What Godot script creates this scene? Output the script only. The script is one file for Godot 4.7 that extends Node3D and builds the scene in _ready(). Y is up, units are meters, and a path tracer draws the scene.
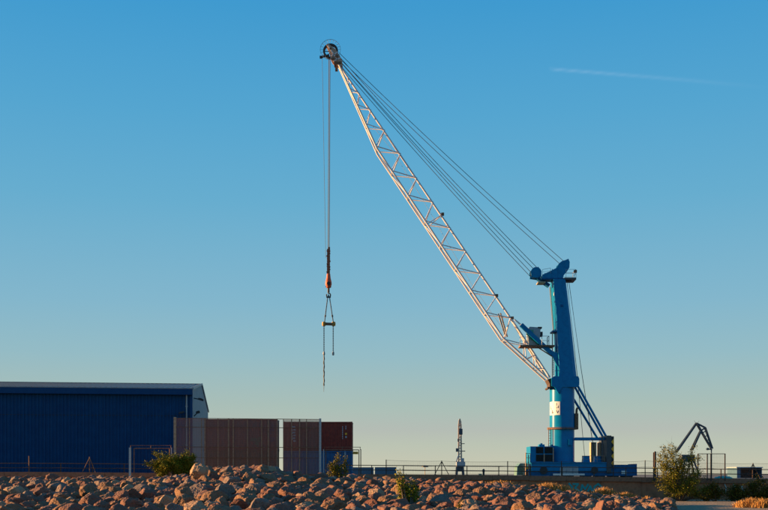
extends Node3D
# A mobile harbour crane on a quay behind a rock revetment, lit by a low sun from the left.
# World: y = 0 is the quay deck, the camera stands at the origin 0.5 m above deck level and looks along -Z.

const F := 1067.0          # focal length of the photograph in its own pixels
const HX := 384.0
const HY := 474.5          # row of the horizon
const EYE := 0.5
const SKY := 0.22          # sky radiance for an exposure of 4.55
var rng := RandomNumberGenerator.new()
var M := {}
var used := {}

# ------------------------------------------------------------------ mesh builder
class MB:
	var v := PackedVector3Array()
	var n := PackedVector3Array()
	var c := PackedColorArray()
	var tint := Color(1, 1, 1)
	var tinted := false
	func put(a: Vector3, na: Vector3) -> void:
		v.append(a); n.append(na)
		if tinted: c.append(tint)
	func tri_n(a, b, d, na, nb, nd) -> void:     # counter-clockwise seen from outside
		put(a, na); put(d, nd); put(b, nb)
	func tri(a: Vector3, b: Vector3, d: Vector3) -> void:
		var q := (b - a).cross(d - a).normalized()
		tri_n(a, b, d, q, q, q)
	func quad(a: Vector3, b: Vector3, d: Vector3, e: Vector3) -> void:
		tri(a, b, d); tri(a, d, e)
	func hexa(p: Array) -> void:                 # p[0..3] bottom ring (ccw seen from above), p[4..7] top ring
		quad(p[4], p[5], p[6], p[7]); quad(p[3], p[2], p[1], p[0])
		for i in 4:
			var j := (i + 1) % 4
			quad(p[i], p[j], p[j + 4], p[i + 4])
	func box(ctr: Vector3, s: Vector3, b := Basis()) -> void:
		var h := s * 0.5
		var p := []
		for y in [-h.y, h.y]:
			for q in [Vector2(-h.x, h.z), Vector2(h.x, h.z), Vector2(h.x, -h.z), Vector2(-h.x, -h.z)]:
				p.append(ctr + b * Vector3(q.x, y, q.y))
		hexa(p)
	func span(a: Vector3, b: Vector3) -> void:   # box between two corners
		box((a + b) * 0.5, (b - a).abs())
	func bar(a: Vector3, b: Vector3, w: float, h: float, up := Vector3(0, 0, 1)) -> void:
		var d := (b - a).normalized()
		var s := d.cross(up)
		if s.length() < 0.01: s = d.cross(Vector3(1, 0.3, 0))
		s = s.normalized()
		var u := s.cross(d).normalized()
		box((a + b) * 0.5, Vector3(w, (b - a).length(), h), Basis(s, d, -u if s.cross(d).dot(-u) > 0 else u))
	func tube(a: Vector3, b: Vector3, r0: float, r1 := -1.0, k := 8, caps := true) -> void:
		if r1 < 0.0: r1 = r0
		var d := (b - a).normalized()
		var s := d.cross(Vector3(0.13, 0.2, 1)).normalized()
		if d.cross(Vector3(0.13, 0.2, 1)).length() < 0.05: s = d.cross(Vector3(1, 0, 0)).normalized()
		var u := s.cross(d)
		for i in k:
			var t0 := TAU * i / k
			var t1 := TAU * (i + 1) / k
			var e0 := s * cos(t0) - u * sin(t0)
			var e1 := s * cos(t1) - u * sin(t1)
			var a0 := a + e0 * r0
			var a1 := a + e1 * r0
			var b0 := b + e0 * r1
			var b1 := b + e1 * r1
			tri_n(a0, a1, b1, e0, e1, e1); tri_n(a0, b1, b0, e0, e1, e0)
			if caps:
				tri_n(a, a1, a0, -d, -d, -d); tri_n(b, b0, b1, d, d, d)
	func path(pts: Array, r: float, k := 8) -> void:
		for i in pts.size() - 1: tube(pts[i], pts[i + 1], r, r, k)
	func prism(poly: PackedVector2Array, z0: float, z1: float) -> void:    # outline in XY, extruded along z
		if not Geometry2D.is_polygon_clockwise(poly): pass
		else: poly.reverse()
		var t := Geometry2D.triangulate_polygon(poly)
		for i in range(0, t.size(), 3):
			var a := poly[t[i]]
			var b := poly[t[i + 1]]
			var d := poly[t[i + 2]]
			if (b - a).cross(d - a) < 0:
				var w := b
				b = d
				d = w
			tri(Vector3(a.x, a.y, z1), Vector3(b.x, b.y, z1), Vector3(d.x, d.y, z1))
			tri(Vector3(a.x, a.y, z0), Vector3(d.x, d.y, z0), Vector3(b.x, b.y, z0))
		for i in poly.size():
			var a := poly[i]
			var b := poly[(i + 1) % poly.size()]
			quad(Vector3(a.x, a.y, z0), Vector3(b.x, b.y, z0), Vector3(b.x, b.y, z1), Vector3(a.x, a.y, z1))
	func lathe(o: Vector3, prof: Array, k := 32, a0 := 0.0, a1 := TAU) -> void:   # prof: [radius, height] upwards, about y
		for i in prof.size() - 1:
			var p: Vector2 = prof[i]
			var q: Vector2 = prof[i + 1]
			var sl := Vector2(q.y - p.y, p.x - q.x).normalized()
			for j in k:
				var t0 := lerpf(a0, a1, float(j) / k)
				var t1 := lerpf(a0, a1, float(j + 1) / k)
				var e0 := Vector3(cos(t0), 0, -sin(t0))
				var e1 := Vector3(cos(t1), 0, -sin(t1))
				var n0 := e0 * sl.x + Vector3(0, sl.y, 0)
				var n1 := e1 * sl.x + Vector3(0, sl.y, 0)
				var pa := o + e0 * p.x + Vector3(0, p.y, 0)
				var pb := o + e1 * p.x + Vector3(0, p.y, 0)
				var qa := o + e0 * q.x + Vector3(0, q.y, 0)
				var qb := o + e1 * q.x + Vector3(0, q.y, 0)
				tri_n(pa, pb, qb, n0, n1, n1); tri_n(pa, qb, qa, n0, n1, n0)
	func disc(ctr: Vector3, r: float, z0: float, z1: float, k := 24) -> void:     # a wheel about the z axis
		tube(ctr + Vector3(0, 0, z0), ctr + Vector3(0, 0, z1), r, r, k)
	func ring(ctr: Vector3, r: float, w: float, depth: float, k := 28) -> void:   # annulus about the z axis
		for i in k:
			var t0 := TAU * i / k
			var t1 := TAU * (i + 1) / k
			var e0 := Vector3(cos(t0), sin(t0), 0)
			var e1 := Vector3(cos(t1), sin(t1), 0)
			var zf := Vector3(0, 0, depth * 0.5)
			var o0 := ctr + e0 * r
			var o1 := ctr + e1 * r
			var i0 := ctr + e0 * (r - w)
			var i1 := ctr + e1 * (r - w)
			quad(i0 + zf, o0 + zf, o1 + zf, i1 + zf); quad(o0 - zf, i0 - zf, i1 - zf, o1 - zf)
			quad(o0 + zf, o0 - zf, o1 - zf, o1 + zf); quad(i1 + zf, i1 - zf, i0 - zf, i0 + zf)
	func mesh() -> ArrayMesh:
		var a := []
		a.resize(Mesh.ARRAY_MAX)
		a[Mesh.ARRAY_VERTEX] = v
		a[Mesh.ARRAY_NORMAL] = n
		if tinted: a[Mesh.ARRAY_COLOR] = c
		var m := ArrayMesh.new()
		m.add_surface_from_arrays(Mesh.PRIMITIVE_TRIANGLES, a)
		return m

# ------------------------------------------------------------------ scene helpers
func add(mb: MB, called: String, mat: Material, parent: Node, at := Vector3.ZERO) -> MeshInstance3D:
	return addm(mb.mesh(), called, mat, parent, at)

func addm(mesh: Mesh, called: String, mat: Material, parent: Node, at := Vector3.ZERO) -> MeshInstance3D:
	var o := MeshInstance3D.new()
	o.mesh = mesh
	o.material_override = mat
	o.name = numbered(called) if parent == self else called
	o.position = at
	parent.add_child(o, true)
	return o

func numbered(called: String) -> String:
	var k: int = used.get(called, 0)
	used[called] = k + 1
	return called if k == 0 else "%s_%03d" % [called, k]

func thing(called: String, label: String, category: String, at := Vector3.ZERO, turn := 0.0, group := "") -> Node3D:
	var o := Node3D.new()
	o.name = numbered(called)
	add_child(o)
	o.position = at
	o.rotation.y = turn
	return tag(o, label, category, group)

func tag(o: Node3D, label: String, category: String, group := "") -> Node3D:
	o.set_meta("label", label)
	o.set_meta("category", category)
	if group != "": o.set_meta("group", group)
	return o

func ground(o: Node3D) -> Node3D:
	o.set_meta("kind", "structure")
	return o

func at(px: float, py: float, d: float) -> Vector3:      # a point measured in the photograph, at its real distance
	return Vector3((px - HX) / F * d, EYE + (HY - py) / F * d, -d)

func lin(r: float, g: float, b: float) -> Color:
	return Color(r, g, b).linear_to_srgb()

func noise_bytes(seed_: int, freq: float, oct: int, size: int) -> PackedByteArray:
	var nz := FastNoiseLite.new()
	nz.seed = seed_
	nz.noise_type = FastNoiseLite.TYPE_SIMPLEX_SMOOTH
	nz.frequency = freq
	nz.fractal_octaves = oct
	return nz.get_seamless_image(size, size).get_data()

func noise_tex(cols: Array, seed_: int, freq := 0.02, oct := 5, size := 256) -> ImageTexture:
	var src := noise_bytes(seed_, freq, oct, size)
	var lut := []
	for i in 256:
		var t := i / 255.0 * (cols.size() - 1)
		var k := mini(int(t), cols.size() - 2)
		var a: Color = cols[k]
		var b: Color = cols[k + 1]
		var q := a.lerp(b, t - k).linear_to_srgb()
		lut.append([int(clampf(q.r, 0, 1) * 255), int(clampf(q.g, 0, 1) * 255), int(clampf(q.b, 0, 1) * 255)])
	var out := PackedByteArray()
	out.resize(size * size * 3)
	for i in size * size:
		var l: Array = lut[src[i]]
		out[i * 3] = l[0]; out[i * 3 + 1] = l[1]; out[i * 3 + 2] = l[2]
	return ImageTexture.create_from_image(Image.create_from_data(size, size, false, Image.FORMAT_RGB8, out))

func bump_tex(seed_: int, freq: float, oct: int, strength: float, size := 256) -> ImageTexture:
	var im := Image.create_from_data(size, size, false, Image.FORMAT_L8, noise_bytes(seed_, freq, oct, size))
	im.bump_map_to_normal_map(strength)
	return ImageTexture.create_from_image(im)

func mat(r: float, g: float, b: float, rough := 0.7, metal := 0.0) -> StandardMaterial3D:
	var m := StandardMaterial3D.new()
	m.albedo_color = lin(r, g, b)
	m.roughness = rough
	m.metallic = metal
	return m

func worn(cols: Array, seed_: int, period: float, rough := 0.7, freq := 0.02, oct := 5, metal := 0.0) -> StandardMaterial3D:
	var m := StandardMaterial3D.new()
	m.albedo_texture = noise_tex(cols, seed_, freq, oct)
	m.uv1_triplanar = true
	m.uv1_world_triplanar = true
	m.uv1_scale = Vector3.ONE / period
	m.roughness = rough
	m.metallic = metal
	return m

func c3(r: float, g: float, b: float) -> Color:
	return Color(r, g, b)

# ------------------------------------------------------------------ camera, sky, sun
func make_camera_and_light() -> void:
	var cam := Camera3D.new()
	cam.name = "camera"
	var near := 0.1
	cam.set_frustum(near * 510.0 / F, Vector2(0, near * (HY - 255.0) / F), near, 6000.0)
	cam.position = Vector3(0, EYE, 0)
	add_child(cam)
	cam.current = true
	var env := Environment.new()
	env.background_mode = Environment.BG_SKY
	env.tonemap_mode = Environment.TONE_MAPPER_LINEAR
	env.tonemap_exposure = 4.5455
	env.sdfgi_enabled = true
	env.ssao_enabled = true
	env.ssil_enabled = true
	var sky := Sky.new()
	var pan := PanoramaSkyMaterial.new()
	pan.panorama = make_sky()
	sky.sky_material = pan
	env.sky = sky
	var we := WorldEnvironment.new()
	we.name = "environment"
	we.environment = env
	add_child(we)
	var sun := DirectionalLight3D.new()
	sun.name = "sun"
	var el := deg_to_rad(7.5)
	var back := deg_to_rad(9.0)
	var s := Vector3(-cos(el) * cos(back), sin(el), -cos(el) * sin(back))
	add_child(sun)
	sun.look_at_from_position(s * 100.0, Vector3.ZERO, Vector3.UP)
	sun.light_color = lin(1.0, 0.60, 0.25)
	sun.light_energy = 0.95
	sun.light_angular_distance = 0.5
	sun.shadow_enabled = true

func make_sky() -> ImageTexture:
	var w := 4096
	var h := 2048
	var im := Image.create(w, h, false, Image.FORMAT_RGBH)
	var stops := [[0.0, 203, 199, 174], [0.9, 194, 197, 178], [1.6, 187, 195, 179], [3.7, 169, 190, 183], [6.3, 148, 187, 197], [9.0, 131, 182, 204], [14.2, 103, 173, 207], [18.5, 85, 165, 208], [23.7, 64, 154, 207], [35.0, 52, 138, 196], [55.0, 42, 116, 176], [90.0, 34, 98, 156]]
	for y in h:
		var e := 90.0 - (y + 0.5) / h * 180.0
		var col := Color(0.10, 0.085, 0.07)
		if e > 0.0:
			for k in stops.size() - 1:
				if e <= stops[k + 1][0]:
					var t: float = (e - stops[k][0]) / (stops[k + 1][0] - stops[k][0])
					var a := Color8(stops[k][1], stops[k][2], stops[k][3]).srgb_to_linear()
					var b := Color8(stops[k + 1][1], stops[k + 1][2], stops[k + 1][3]).srgb_to_linear()
					col = a.lerp(b, t)
					break
		im.fill_rect(Rect2i(0, y, w, 1), Color(col.r * SKY, col.g * SKY, col.b * SKY))
	# a vapour trail, thin and fading to the right
	var nz := FastNoiseLite.new()
	nz.seed = 5
	nz.frequency = 0.02
	var x0 := int(atan((549.0 - HX) / F) / TAU * w)
	var x1 := int(atan((778.0 - HX) / F) / TAU * w)
	for xx in range(x0, x1 + 1):
		var az := (xx + 0.5) / w * TAU
		var px := HX + tan(az) * F
		var t := clampf((px - 549.0) / 229.0, 0.0, 1.0)
		var py := 69.0 + 19.5 * t - 2.5 * t * (1.0 - t)
		var fy := (0.5 - atan((HY - py) / F * cos(az)) / PI) * h
		var s := 0.48 + 0.35 * t
		var peak := 0.085 * SKY * pow(1.0 - t, 1.2) * (1.0 + 0.2 * nz.get_noise_1d(xx)) * minf(1.0, 0.35 + (xx - x0) * 0.2)
		for dy in range(-3, 4):
			var yy := int(fy) + dy
			var g := peak * exp(-pow((yy + 0.5 - fy) / s, 2.0))
			var c := im.get_pixel(xx, yy)
			im.set_pixel(xx, yy, Color(c.r + g * 1.25, c.g + g, c.b + g * 0.8))
	return ImageTexture.create_from_image(im)

# ------------------------------------------------------------------ materials
func make_materials() -> void:
	M.navy = worn([c3(0.0012, 0.0450, 0.1316), c3(0.0018, 0.0540, 0.1487), c3(0.0024, 0.0645, 0.1716)], 3, 7.0, 0.45)
	M.navy_trim = worn([c3(0.0012, 0.0420, 0.1287), c3(0.0018, 0.0540, 0.1544)], 4, 5.0, 0.4)
	M.pale_clad = worn([c3(0.1520, 0.2064, 0.2450), c3(0.1913, 0.2530, 0.2970), c3(0.2251, 0.2862, 0.3267)], 5, 6.0, 0.5)
	M.roof = worn([c3(0.2000, 0.1700, 0.1600), c3(0.2800, 0.2400, 0.2300), c3(0.3400, 0.3000, 0.2800)], 6, 5.0, 0.6)
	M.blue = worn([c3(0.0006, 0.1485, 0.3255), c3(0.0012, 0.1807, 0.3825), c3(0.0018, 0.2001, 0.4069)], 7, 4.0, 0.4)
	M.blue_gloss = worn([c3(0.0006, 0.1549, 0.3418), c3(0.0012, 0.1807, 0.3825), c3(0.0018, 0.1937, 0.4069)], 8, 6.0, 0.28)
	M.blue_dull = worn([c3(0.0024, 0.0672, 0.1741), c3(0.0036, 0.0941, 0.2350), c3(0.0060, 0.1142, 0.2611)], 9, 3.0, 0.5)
	M.boom = worn([c3(0.5359, 0.4463, 0.4132), c3(0.6653, 0.5836, 0.5568), c3(0.7207, 0.6436, 0.6287)], 10, 2.0, 0.45)
	for q in [M.blue, M.blue_gloss, M.blue_dull, M.navy, M.navy_trim]: q.metallic_specular = 0.25
	M.head = worn([c3(0.30, 0.16, 0.10), c3(0.48, 0.29, 0.19), c3(0.58, 0.40, 0.29)], 60, 0.9, 0.6)
	M.cab = worn([c3(0.10, 0.20, 0.17), c3(0.16, 0.28, 0.24)], 62, 1.0, 0.4)
	M.chain = worn([c3(0.22, 0.16, 0.13), c3(0.36, 0.29, 0.24)], 63, 0.6, 0.7)
	M.red_rust = worn([c3(0.22, 0.05, 0.025), c3(0.36, 0.10, 0.045), c3(0.28, 0.12, 0.06)], 64, 0.5, 0.8)
	M.rust_mid = worn([c3(0.22, 0.12, 0.07), c3(0.30, 0.17, 0.105), c3(0.36, 0.22, 0.14)], 65, 1.2, 0.85)
	M.rope = mat(0.035, 0.04, 0.05, 0.6)
	M.steel = worn([c3(0.20, 0.20, 0.20), c3(0.32, 0.31, 0.30)], 11, 1.5, 0.5, 0.02, 5, 0.2)
	M.dark = worn([c3(0.012, 0.014, 0.017), c3(0.028, 0.028, 0.03)], 12, 2.0, 0.6)
	M.dark_steel = worn([c3(0.03, 0.035, 0.045), c3(0.06, 0.065, 0.075)], 13, 1.5, 0.5)
	M.rust = worn([c3(0.10, 0.045, 0.025), c3(0.20, 0.095, 0.05), c3(0.28, 0.15, 0.085)], 14, 1.2, 0.85)
	M.rust_light = worn([c3(0.30, 0.17, 0.10), c3(0.42, 0.26, 0.16), c3(0.5, 0.34, 0.22)], 15, 1.2, 0.8)
	M.wire = mat(0.28, 0.155, 0.125, 0.85)
	M.galv = worn([c3(0.30, 0.31, 0.32), c3(0.42, 0.43, 0.43)], 16, 1.0, 0.5, 0.02, 5, 0.3)
	M.rail = worn([c3(0.0350, 0.0196, 0.0154), c3(0.0700, 0.0385, 0.0280), c3(0.1120, 0.0595, 0.0385)], 17, 0.8, 0.8)
	M.orange = worn([c3(0.4600, 0.0595, 0.0180), c3(0.6325, 0.0935, 0.0270), c3(0.3450, 0.0510, 0.0270)], 18, 0.8, 0.6)
	M.yellow = worn([c3(0.9455, 0.3758, 0.0160), c3(1.1175, 0.4760, 0.0240)], 19, 1.0, 0.6)
	M.orange_yellow = worn([c3(0.30, 0.14, 0.02), c3(0.55, 0.27, 0.03)], 20, 0.7, 0.6)
	M.tan = worn([c3(0.38, 0.26, 0.15), c3(0.50, 0.36, 0.22)], 21, 1.5, 0.7)
	M.white = worn([c3(0.60, 0.58, 0.54), c3(0.74, 0.72, 0.68)], 22, 1.5, 0.6)
	M.grey = worn([c3(0.26, 0.28, 0.30), c3(0.36, 0.38, 0.40)], 23, 2.0, 0.5)
	M.teal = worn([c3(0.01, 0.22, 0.18), c3(0.02, 0.30, 0.24)], 24, 1.0, 0.4)
	M.red_container = worn([c3(0.1481, 0.0131, 0.0068), c3(0.2257, 0.0218, 0.0101), c3(0.2822, 0.0326, 0.0135)], 25, 2.5, 0.6)
	M.blue_container = worn([c3(0.0050, 0.0792, 0.2106), c3(0.0084, 0.1122, 0.2754), c3(0.0134, 0.1320, 0.2916)], 26, 2.5, 0.55)
	M.mauve_container = worn([c3(0.0520, 0.0280, 0.0360), c3(0.0760, 0.0400, 0.0480), c3(0.0960, 0.0480, 0.0480)], 27, 2.5, 0.65)
	M.olive_container = worn([c3(0.0360, 0.0336, 0.0144), c3(0.0520, 0.0480, 0.0224), c3(0.0680, 0.0560, 0.0280)], 28, 2.5, 0.65)
	M.far_blue = worn([c3(0.04, 0.10, 0.17), c3(0.06, 0.14, 0.22)], 29, 3.0, 0.6)
	M.far_white = worn([c3(0.3000, 0.3177, 0.3548), c3(0.4125, 0.4263, 0.4620)], 30, 5.0, 0.6)
	M.far_mast = worn([c3(0.3921, 0.2878, 0.2152), c3(0.6371, 0.4663, 0.3347)], 61, 4.0, 0.7)
	M.far_dark = worn([c3(0.03, 0.045, 0.07), c3(0.05, 0.065, 0.09)], 31, 5.0, 0.6)
	M.concrete = worn([c3(0.2297, 0.0785, 0.0369), c3(0.3589, 0.1269, 0.0626), c3(0.4450, 0.1633, 0.0811), c3(0.3157, 0.1088, 0.0516)], 32, 3.2, 0.9, 0.015, 6)
	M.coping = worn([c3(0.1805, 0.0752, 0.0402), c3(0.3129, 0.1317, 0.0721), c3(0.2407, 0.0940, 0.0508)], 33, 2.1, 0.9, 0.02, 6)
	M.deck = worn([c3(0.0840, 0.0780, 0.0720), c3(0.1200, 0.1140, 0.1020), c3(0.1440, 0.1320, 0.1200)], 34, 9.0, 0.9)
	M.sand = worn([c3(0.2080, 0.1368, 0.0792), c3(0.2880, 0.1976, 0.1188), c3(0.3360, 0.2356, 0.1512)], 35, 2.4, 1.0, 0.03, 6)
	M.sand.normal_enabled = true
	M.sand.normal_texture = bump_tex(36, 0.05, 5, 6.0)
	M.graffiti = mat(0.02, 0.30, 0.30, 0.7)
	M.graffiti_blue = mat(0.015, 0.03, 0.10, 0.7)
	M.graffiti_green = mat(0.015, 0.09, 0.06, 0.7)
	M.graffiti_white = mat(0.5, 0.5, 0.48, 0.7)
	var rb := bump_tex(40, 0.03, 6, 14.0, 512)
	var rocks := [
		["tan", [c3(0.135, 0.060, 0.030), c3(0.215, 0.102, 0.054), c3(0.259, 0.135, 0.075), c3(0.175, 0.082, 0.046)]],
		["pinkish brown", [c3(0.118, 0.046, 0.032), c3(0.188, 0.076, 0.050), c3(0.224, 0.100, 0.067), c3(0.153, 0.060, 0.040)]],
		["greyish brown", [c3(0.120, 0.073, 0.057), c3(0.182, 0.114, 0.089), c3(0.239, 0.158, 0.122), c3(0.147, 0.092, 0.072)]],
		["rusty red", [c3(0.102, 0.031, 0.015), c3(0.159, 0.046, 0.023), c3(0.184, 0.072, 0.039), c3(0.128, 0.039, 0.021)]],
		["pale buff", [c3(0.245, 0.130, 0.068), c3(0.346, 0.198, 0.111), c3(0.397, 0.239, 0.144), c3(0.302, 0.166, 0.095)]],
	]
	M.rock = []
	M.rock_tone = []
	for i in rocks.size():
		var m := worn(rocks[i][1], 41 + i, 1.3, 0.95, 0.018, 6)
		m.normal_enabled = true
		m.normal_texture = rb
		m.normal_scale = 1.5
		M.rock.append(m)
		M.rock_tone.append(rocks[i][0])
	M.bark = worn([c3(0.07, 0.05, 0.035), c3(0.13, 0.095, 0.065)], 50, 0.5, 0.95)
	M.twig = mat(0.22, 0.13, 0.075, 0.9)
	M.leaf = StandardMaterial3D.new()
	M.leaf.vertex_color_use_as_albedo = true
	M.leaf.roughness = 0.65
	M.leaf.metallic_specular = 0.2
	M.leaf.backlight = Color(0.6, 0.52, 0.12)
	M.straw = StandardMaterial3D.new()
	M.straw.vertex_color_use_as_albedo = true
	M.straw.roughness = 0.9
	M.straw.backlight = Color(0.4, 0.35, 0.25)

# ------------------------------------------------------------------ terrain
const CREST := [[-400, 0.40], [0, 0.40], [150, 0.38], [188, 0.56], [212, 1.02], [265, 0.98], [292, 0.70], [312, 0.50], [350, 0.42], [400, 0.30], [450, 0.20], [500, 0.02], [560, -0.42], [620, -0.72], [645, -1.0], [668, -1.45], [1300, -1.5]]

func crest(px: float) -> float:
	for k in CREST.size() - 1:
		if px <= CREST[k + 1][0]:
			var t := clampf((px - CREST[k][0]) / float(CREST[k + 1][0] - CREST[k][0]), 0, 1)
			return lerpf(CREST[k][1], CREST[k + 1][1], t * t * (3 - 2 * t))
	return -1.5

func wall_d(x: float) -> float:          # distance of the quay wall's face at world x
	return 87.8 - x * 0.115

func wall_top(x: float) -> float:
	var px := HX + x * F / wall_d(x)
	var tab := [[-500, 0.80], [50, 0.74], [200, 0.62], [400, 0.53], [500, 0.46], [590, 0.36], [700, 0.24], [768, 0.17], [1400, 0.0]]
	for k in tab.size() - 1:
		if px <= tab[k + 1][0]:
			return lerpf(tab[k][1], tab[k + 1][1], clampf((px - tab[k][0]) / float(tab[k + 1][0] - tab[k][0]), 0, 1))
	return 0.0

func land(x: float, d: float) -> float:       # ground before the wall
	var px := HX + x * F / maxf(d, 20.0)
	var c := maxf(crest(px) - 0.60, -1.5)
	var beach := -1.5
	var h: float
	if d < 36.0:
		h = lerpf(-1.45, -1.26, smoothstep(22.0, 36.0, d))
		h = lerpf(h, beach, smoothstep(640.0, 690.0, px))
	elif d < 63.0:
		var t := (d - 36.0) / 27.0
		var flat_c := minf(c, 0.15)
		h = lerpf(-1.26 if px < 640.0 else lerpf(-1.26, beach, smoothstep(640.0, 690.0, px)), flat_c, t)
		h += (c - flat_c) * smoothstep(53.0, 61.0, d)
	else:
		var t := smoothstep(66.0, 76.0, d)
		h = lerpf(c, minf(c, -0.35), t)
		if px > 520: h = lerpf(h, beach, smoothstep(68.0, 80.0, d) * smoothstep(520.0, 600.0, px))
	return h

func make_ground() -> void:
	var mb := MB.new()
	var xs := []
	var x := -70.0
	while x <= 70.0:
		xs.append(x)
		x += 1.0
	var nz := FastNoiseLite.new()
	nz.seed = 9
	nz.frequency = 0.35
	for i in xs.size() - 1:
		for j in 46:
			var p := []
			for q in [[0, 0], [1, 0], [1, 1], [0, 1]]:
				var xx: float = xs[i + q[0]]
				var d1 := wall_d(xx) + 0.3
				var dd := lerpf(-12.0, d1, (j + q[1]) / 46.0)
				p.append(Vector3(xx, land(xx, dd) + 0.05 * nz.get_noise_2d(xx, dd), -dd))
			mb.quad(p[0], p[1], p[2], p[3])
	ground(add(mb, "beach", M.sand, self))
	# the quay deck and the flat land behind it, out to the horizon
	mb = MB.new()
	var prev_x := -4000.0
	for xe in [-70.0, -35.0, 0.0, 35.0, 70.0, 4000.0]:
		var a := Vector3(prev_x, 0, -wall_d(clampf(prev_x, -70, 70)) - 0.3)
		var b := Vector3(xe, 0, -wall_d(clampf(xe, -70, 70)) - 0.3)
		mb.quad(a, b, Vector3(xe, 0, -4500), Vector3(prev_x, 0, -4500))
		prev_x = xe
	ground(add(mb, "quay_deck", M.deck, self))

# ------------------------------------------------------------------ quay wall with coping slabs
func make_quay_wall() -> void:
	var t := thing("quay_wall", "low stained concrete quay wall with projecting coping behind the rocks", "wall")
	var x := -62.0
	var k := 0
	while x < 62.0:
		var w := 2.95
		var x1 := x + w
		var ya := wall_top(x)
		var yb := wall_top(x1)
		var th := 0.40 + 0.02 * sin(k * 2.3)
		var mb := MB.new()
		var za := -wall_d(x) + 0.16 + 0.012 * sin(k * 1.7)
		var zb := -wall_d(x1) + 0.16 + 0.012 * sin(k * 1.7)
		var e := 0.02
		var dx := 0.008
		mb.hexa([Vector3(x + dx, ya - th, za), Vector3(x1 - dx, yb - th, zb), Vector3(x1 - dx, yb - th, zb - 0.75), Vector3(x + dx, ya - th, za - 0.75),
			Vector3(x + dx, ya - e, za), Vector3(x1 - dx, yb - e, zb), Vector3(x1 - dx, yb - e, zb - 0.75), Vector3(x + dx, ya - e, za - 0.75)])
		add(mb, "coping_slab", M.coping, t)
		mb = MB.new()
		mb.hexa([Vector3(x + dx, -2.4, za - 0.17), Vector3(x1 - dx, -2.4, zb - 0.17), Vector3(x1 - dx, -2.4, zb - 0.6), Vector3(x + dx, -2.4, za - 0.6),
			Vector3(x + dx, ya - th - 0.002, za - 0.17), Vector3(x1 - dx, yb - th - 0.002, zb - 0.17), Vector3(x1 - dx, yb - th - 0.002, zb - 0.6), Vector3(x + dx, ya - th - 0.002, za - 0.6)])
		add(mb, "wall_panel", M.concrete, t)
		x = x1
		k += 1
	# sprayed graffiti on the face
	var strokes := [
		[[569, 483.5], [572, 487], [570, 491]], [[573, 484], [578, 484], [575, 488], [579, 491]], [[581, 491], [582, 485], [585, 489], [588, 484.5]],
		[[588, 491], [590, 486], [592, 490.5]], [[593.5, 491], [594.5, 486.5], [598, 484], [601.5, 487], [602.5, 491.5]], [[596, 491], [598, 488], [600.5, 491]]]
	var g := MB.new()
	for s in strokes: ribbon(g, s, 0.16)
	add(g, "graffiti", M.graffiti, t).set_meta("label", "teal sprayed graffiti lettering")
	g = MB.new()
	for s in [[[724.5, 484], [726, 488], [725, 493]], [[733, 484], [735, 487], [732, 490], [734.5, 494], [736, 490]], [[743, 484.5], [741.5, 487], [743.5, 491]]]: ribbon(g, s, 0.07)
	add(g, "graffiti", M.graffiti_white, t).set_meta("label", "thin white sprayed scribbles")

func ribbon(g: MB, pts: Array, w: float) -> void:      # a painted stroke on the wall face
	for i in pts.size() - 1:
		var q := []
		for j in 2:
			var px: float = pts[i + j][0]
			var d := 86.0
			for it in 4: d = wall_d((px - HX) / F * d) + 0.035
			q.append(at(px, pts[i + j][1], d) + Vector3(0, 0, 0.055))
		var dir: Vector3 = (q[1] - q[0]).normalized()
		var side: Vector3 = dir.cross(Vector3(0, 0, 1)).normalized() * w * 0.5
		g.quad(q[0] + side - dir * w * 0.3, q[1] + side + dir * w * 0.3, q[1] - side + dir * w * 0.3, q[0] - side - dir * w * 0.3)

# ------------------------------------------------------------------ railing, wire fence
func on_wall(px: float) -> Vector3:       # a point on top of the wall
	var d := 86.0
	for i in 5: d = wall_d((px - HX) / F * d) + 0.15
	var x := (px - HX) / F * d
	return Vector3(x, wall_top(x), -d)

func make_railing(label: String, p0: float, p1: float) -> void:
	var o := on_wall(p0)
	var t := thing("railing", label, "railing", o, 0.0, "rusty railings on the quay wall")
	var prev := Vector3.INF
	var px := p0
	var k := 0
	while px <= p1 + 0.1:
		var b := on_wall(px) - o
		var mb := MB.new()
		mb.bar(b - Vector3(0, 0.02, 0), b + Vector3(0.01 * sin(k * 3.1), 0.74, 0), 0.07, 0.07)
		mb.box(b + Vector3(0, -0.012, 0), Vector3(0.18, 0.024, 0.18))
		add(mb, "post", M.rail, t)
		if prev != Vector3.INF:
			for h in [0.71, 0.33]:
				mb = MB.new()
				mb.tube(prev + Vector3(0, h, 0.05), b + Vector3(0, h + 0.008 * sin(k * 1.9), 0.05), 0.032, 0.032, 8)
				add(mb, "rail", M.rail, t)
		prev = b
		px += 31.75
		k += 1

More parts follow.
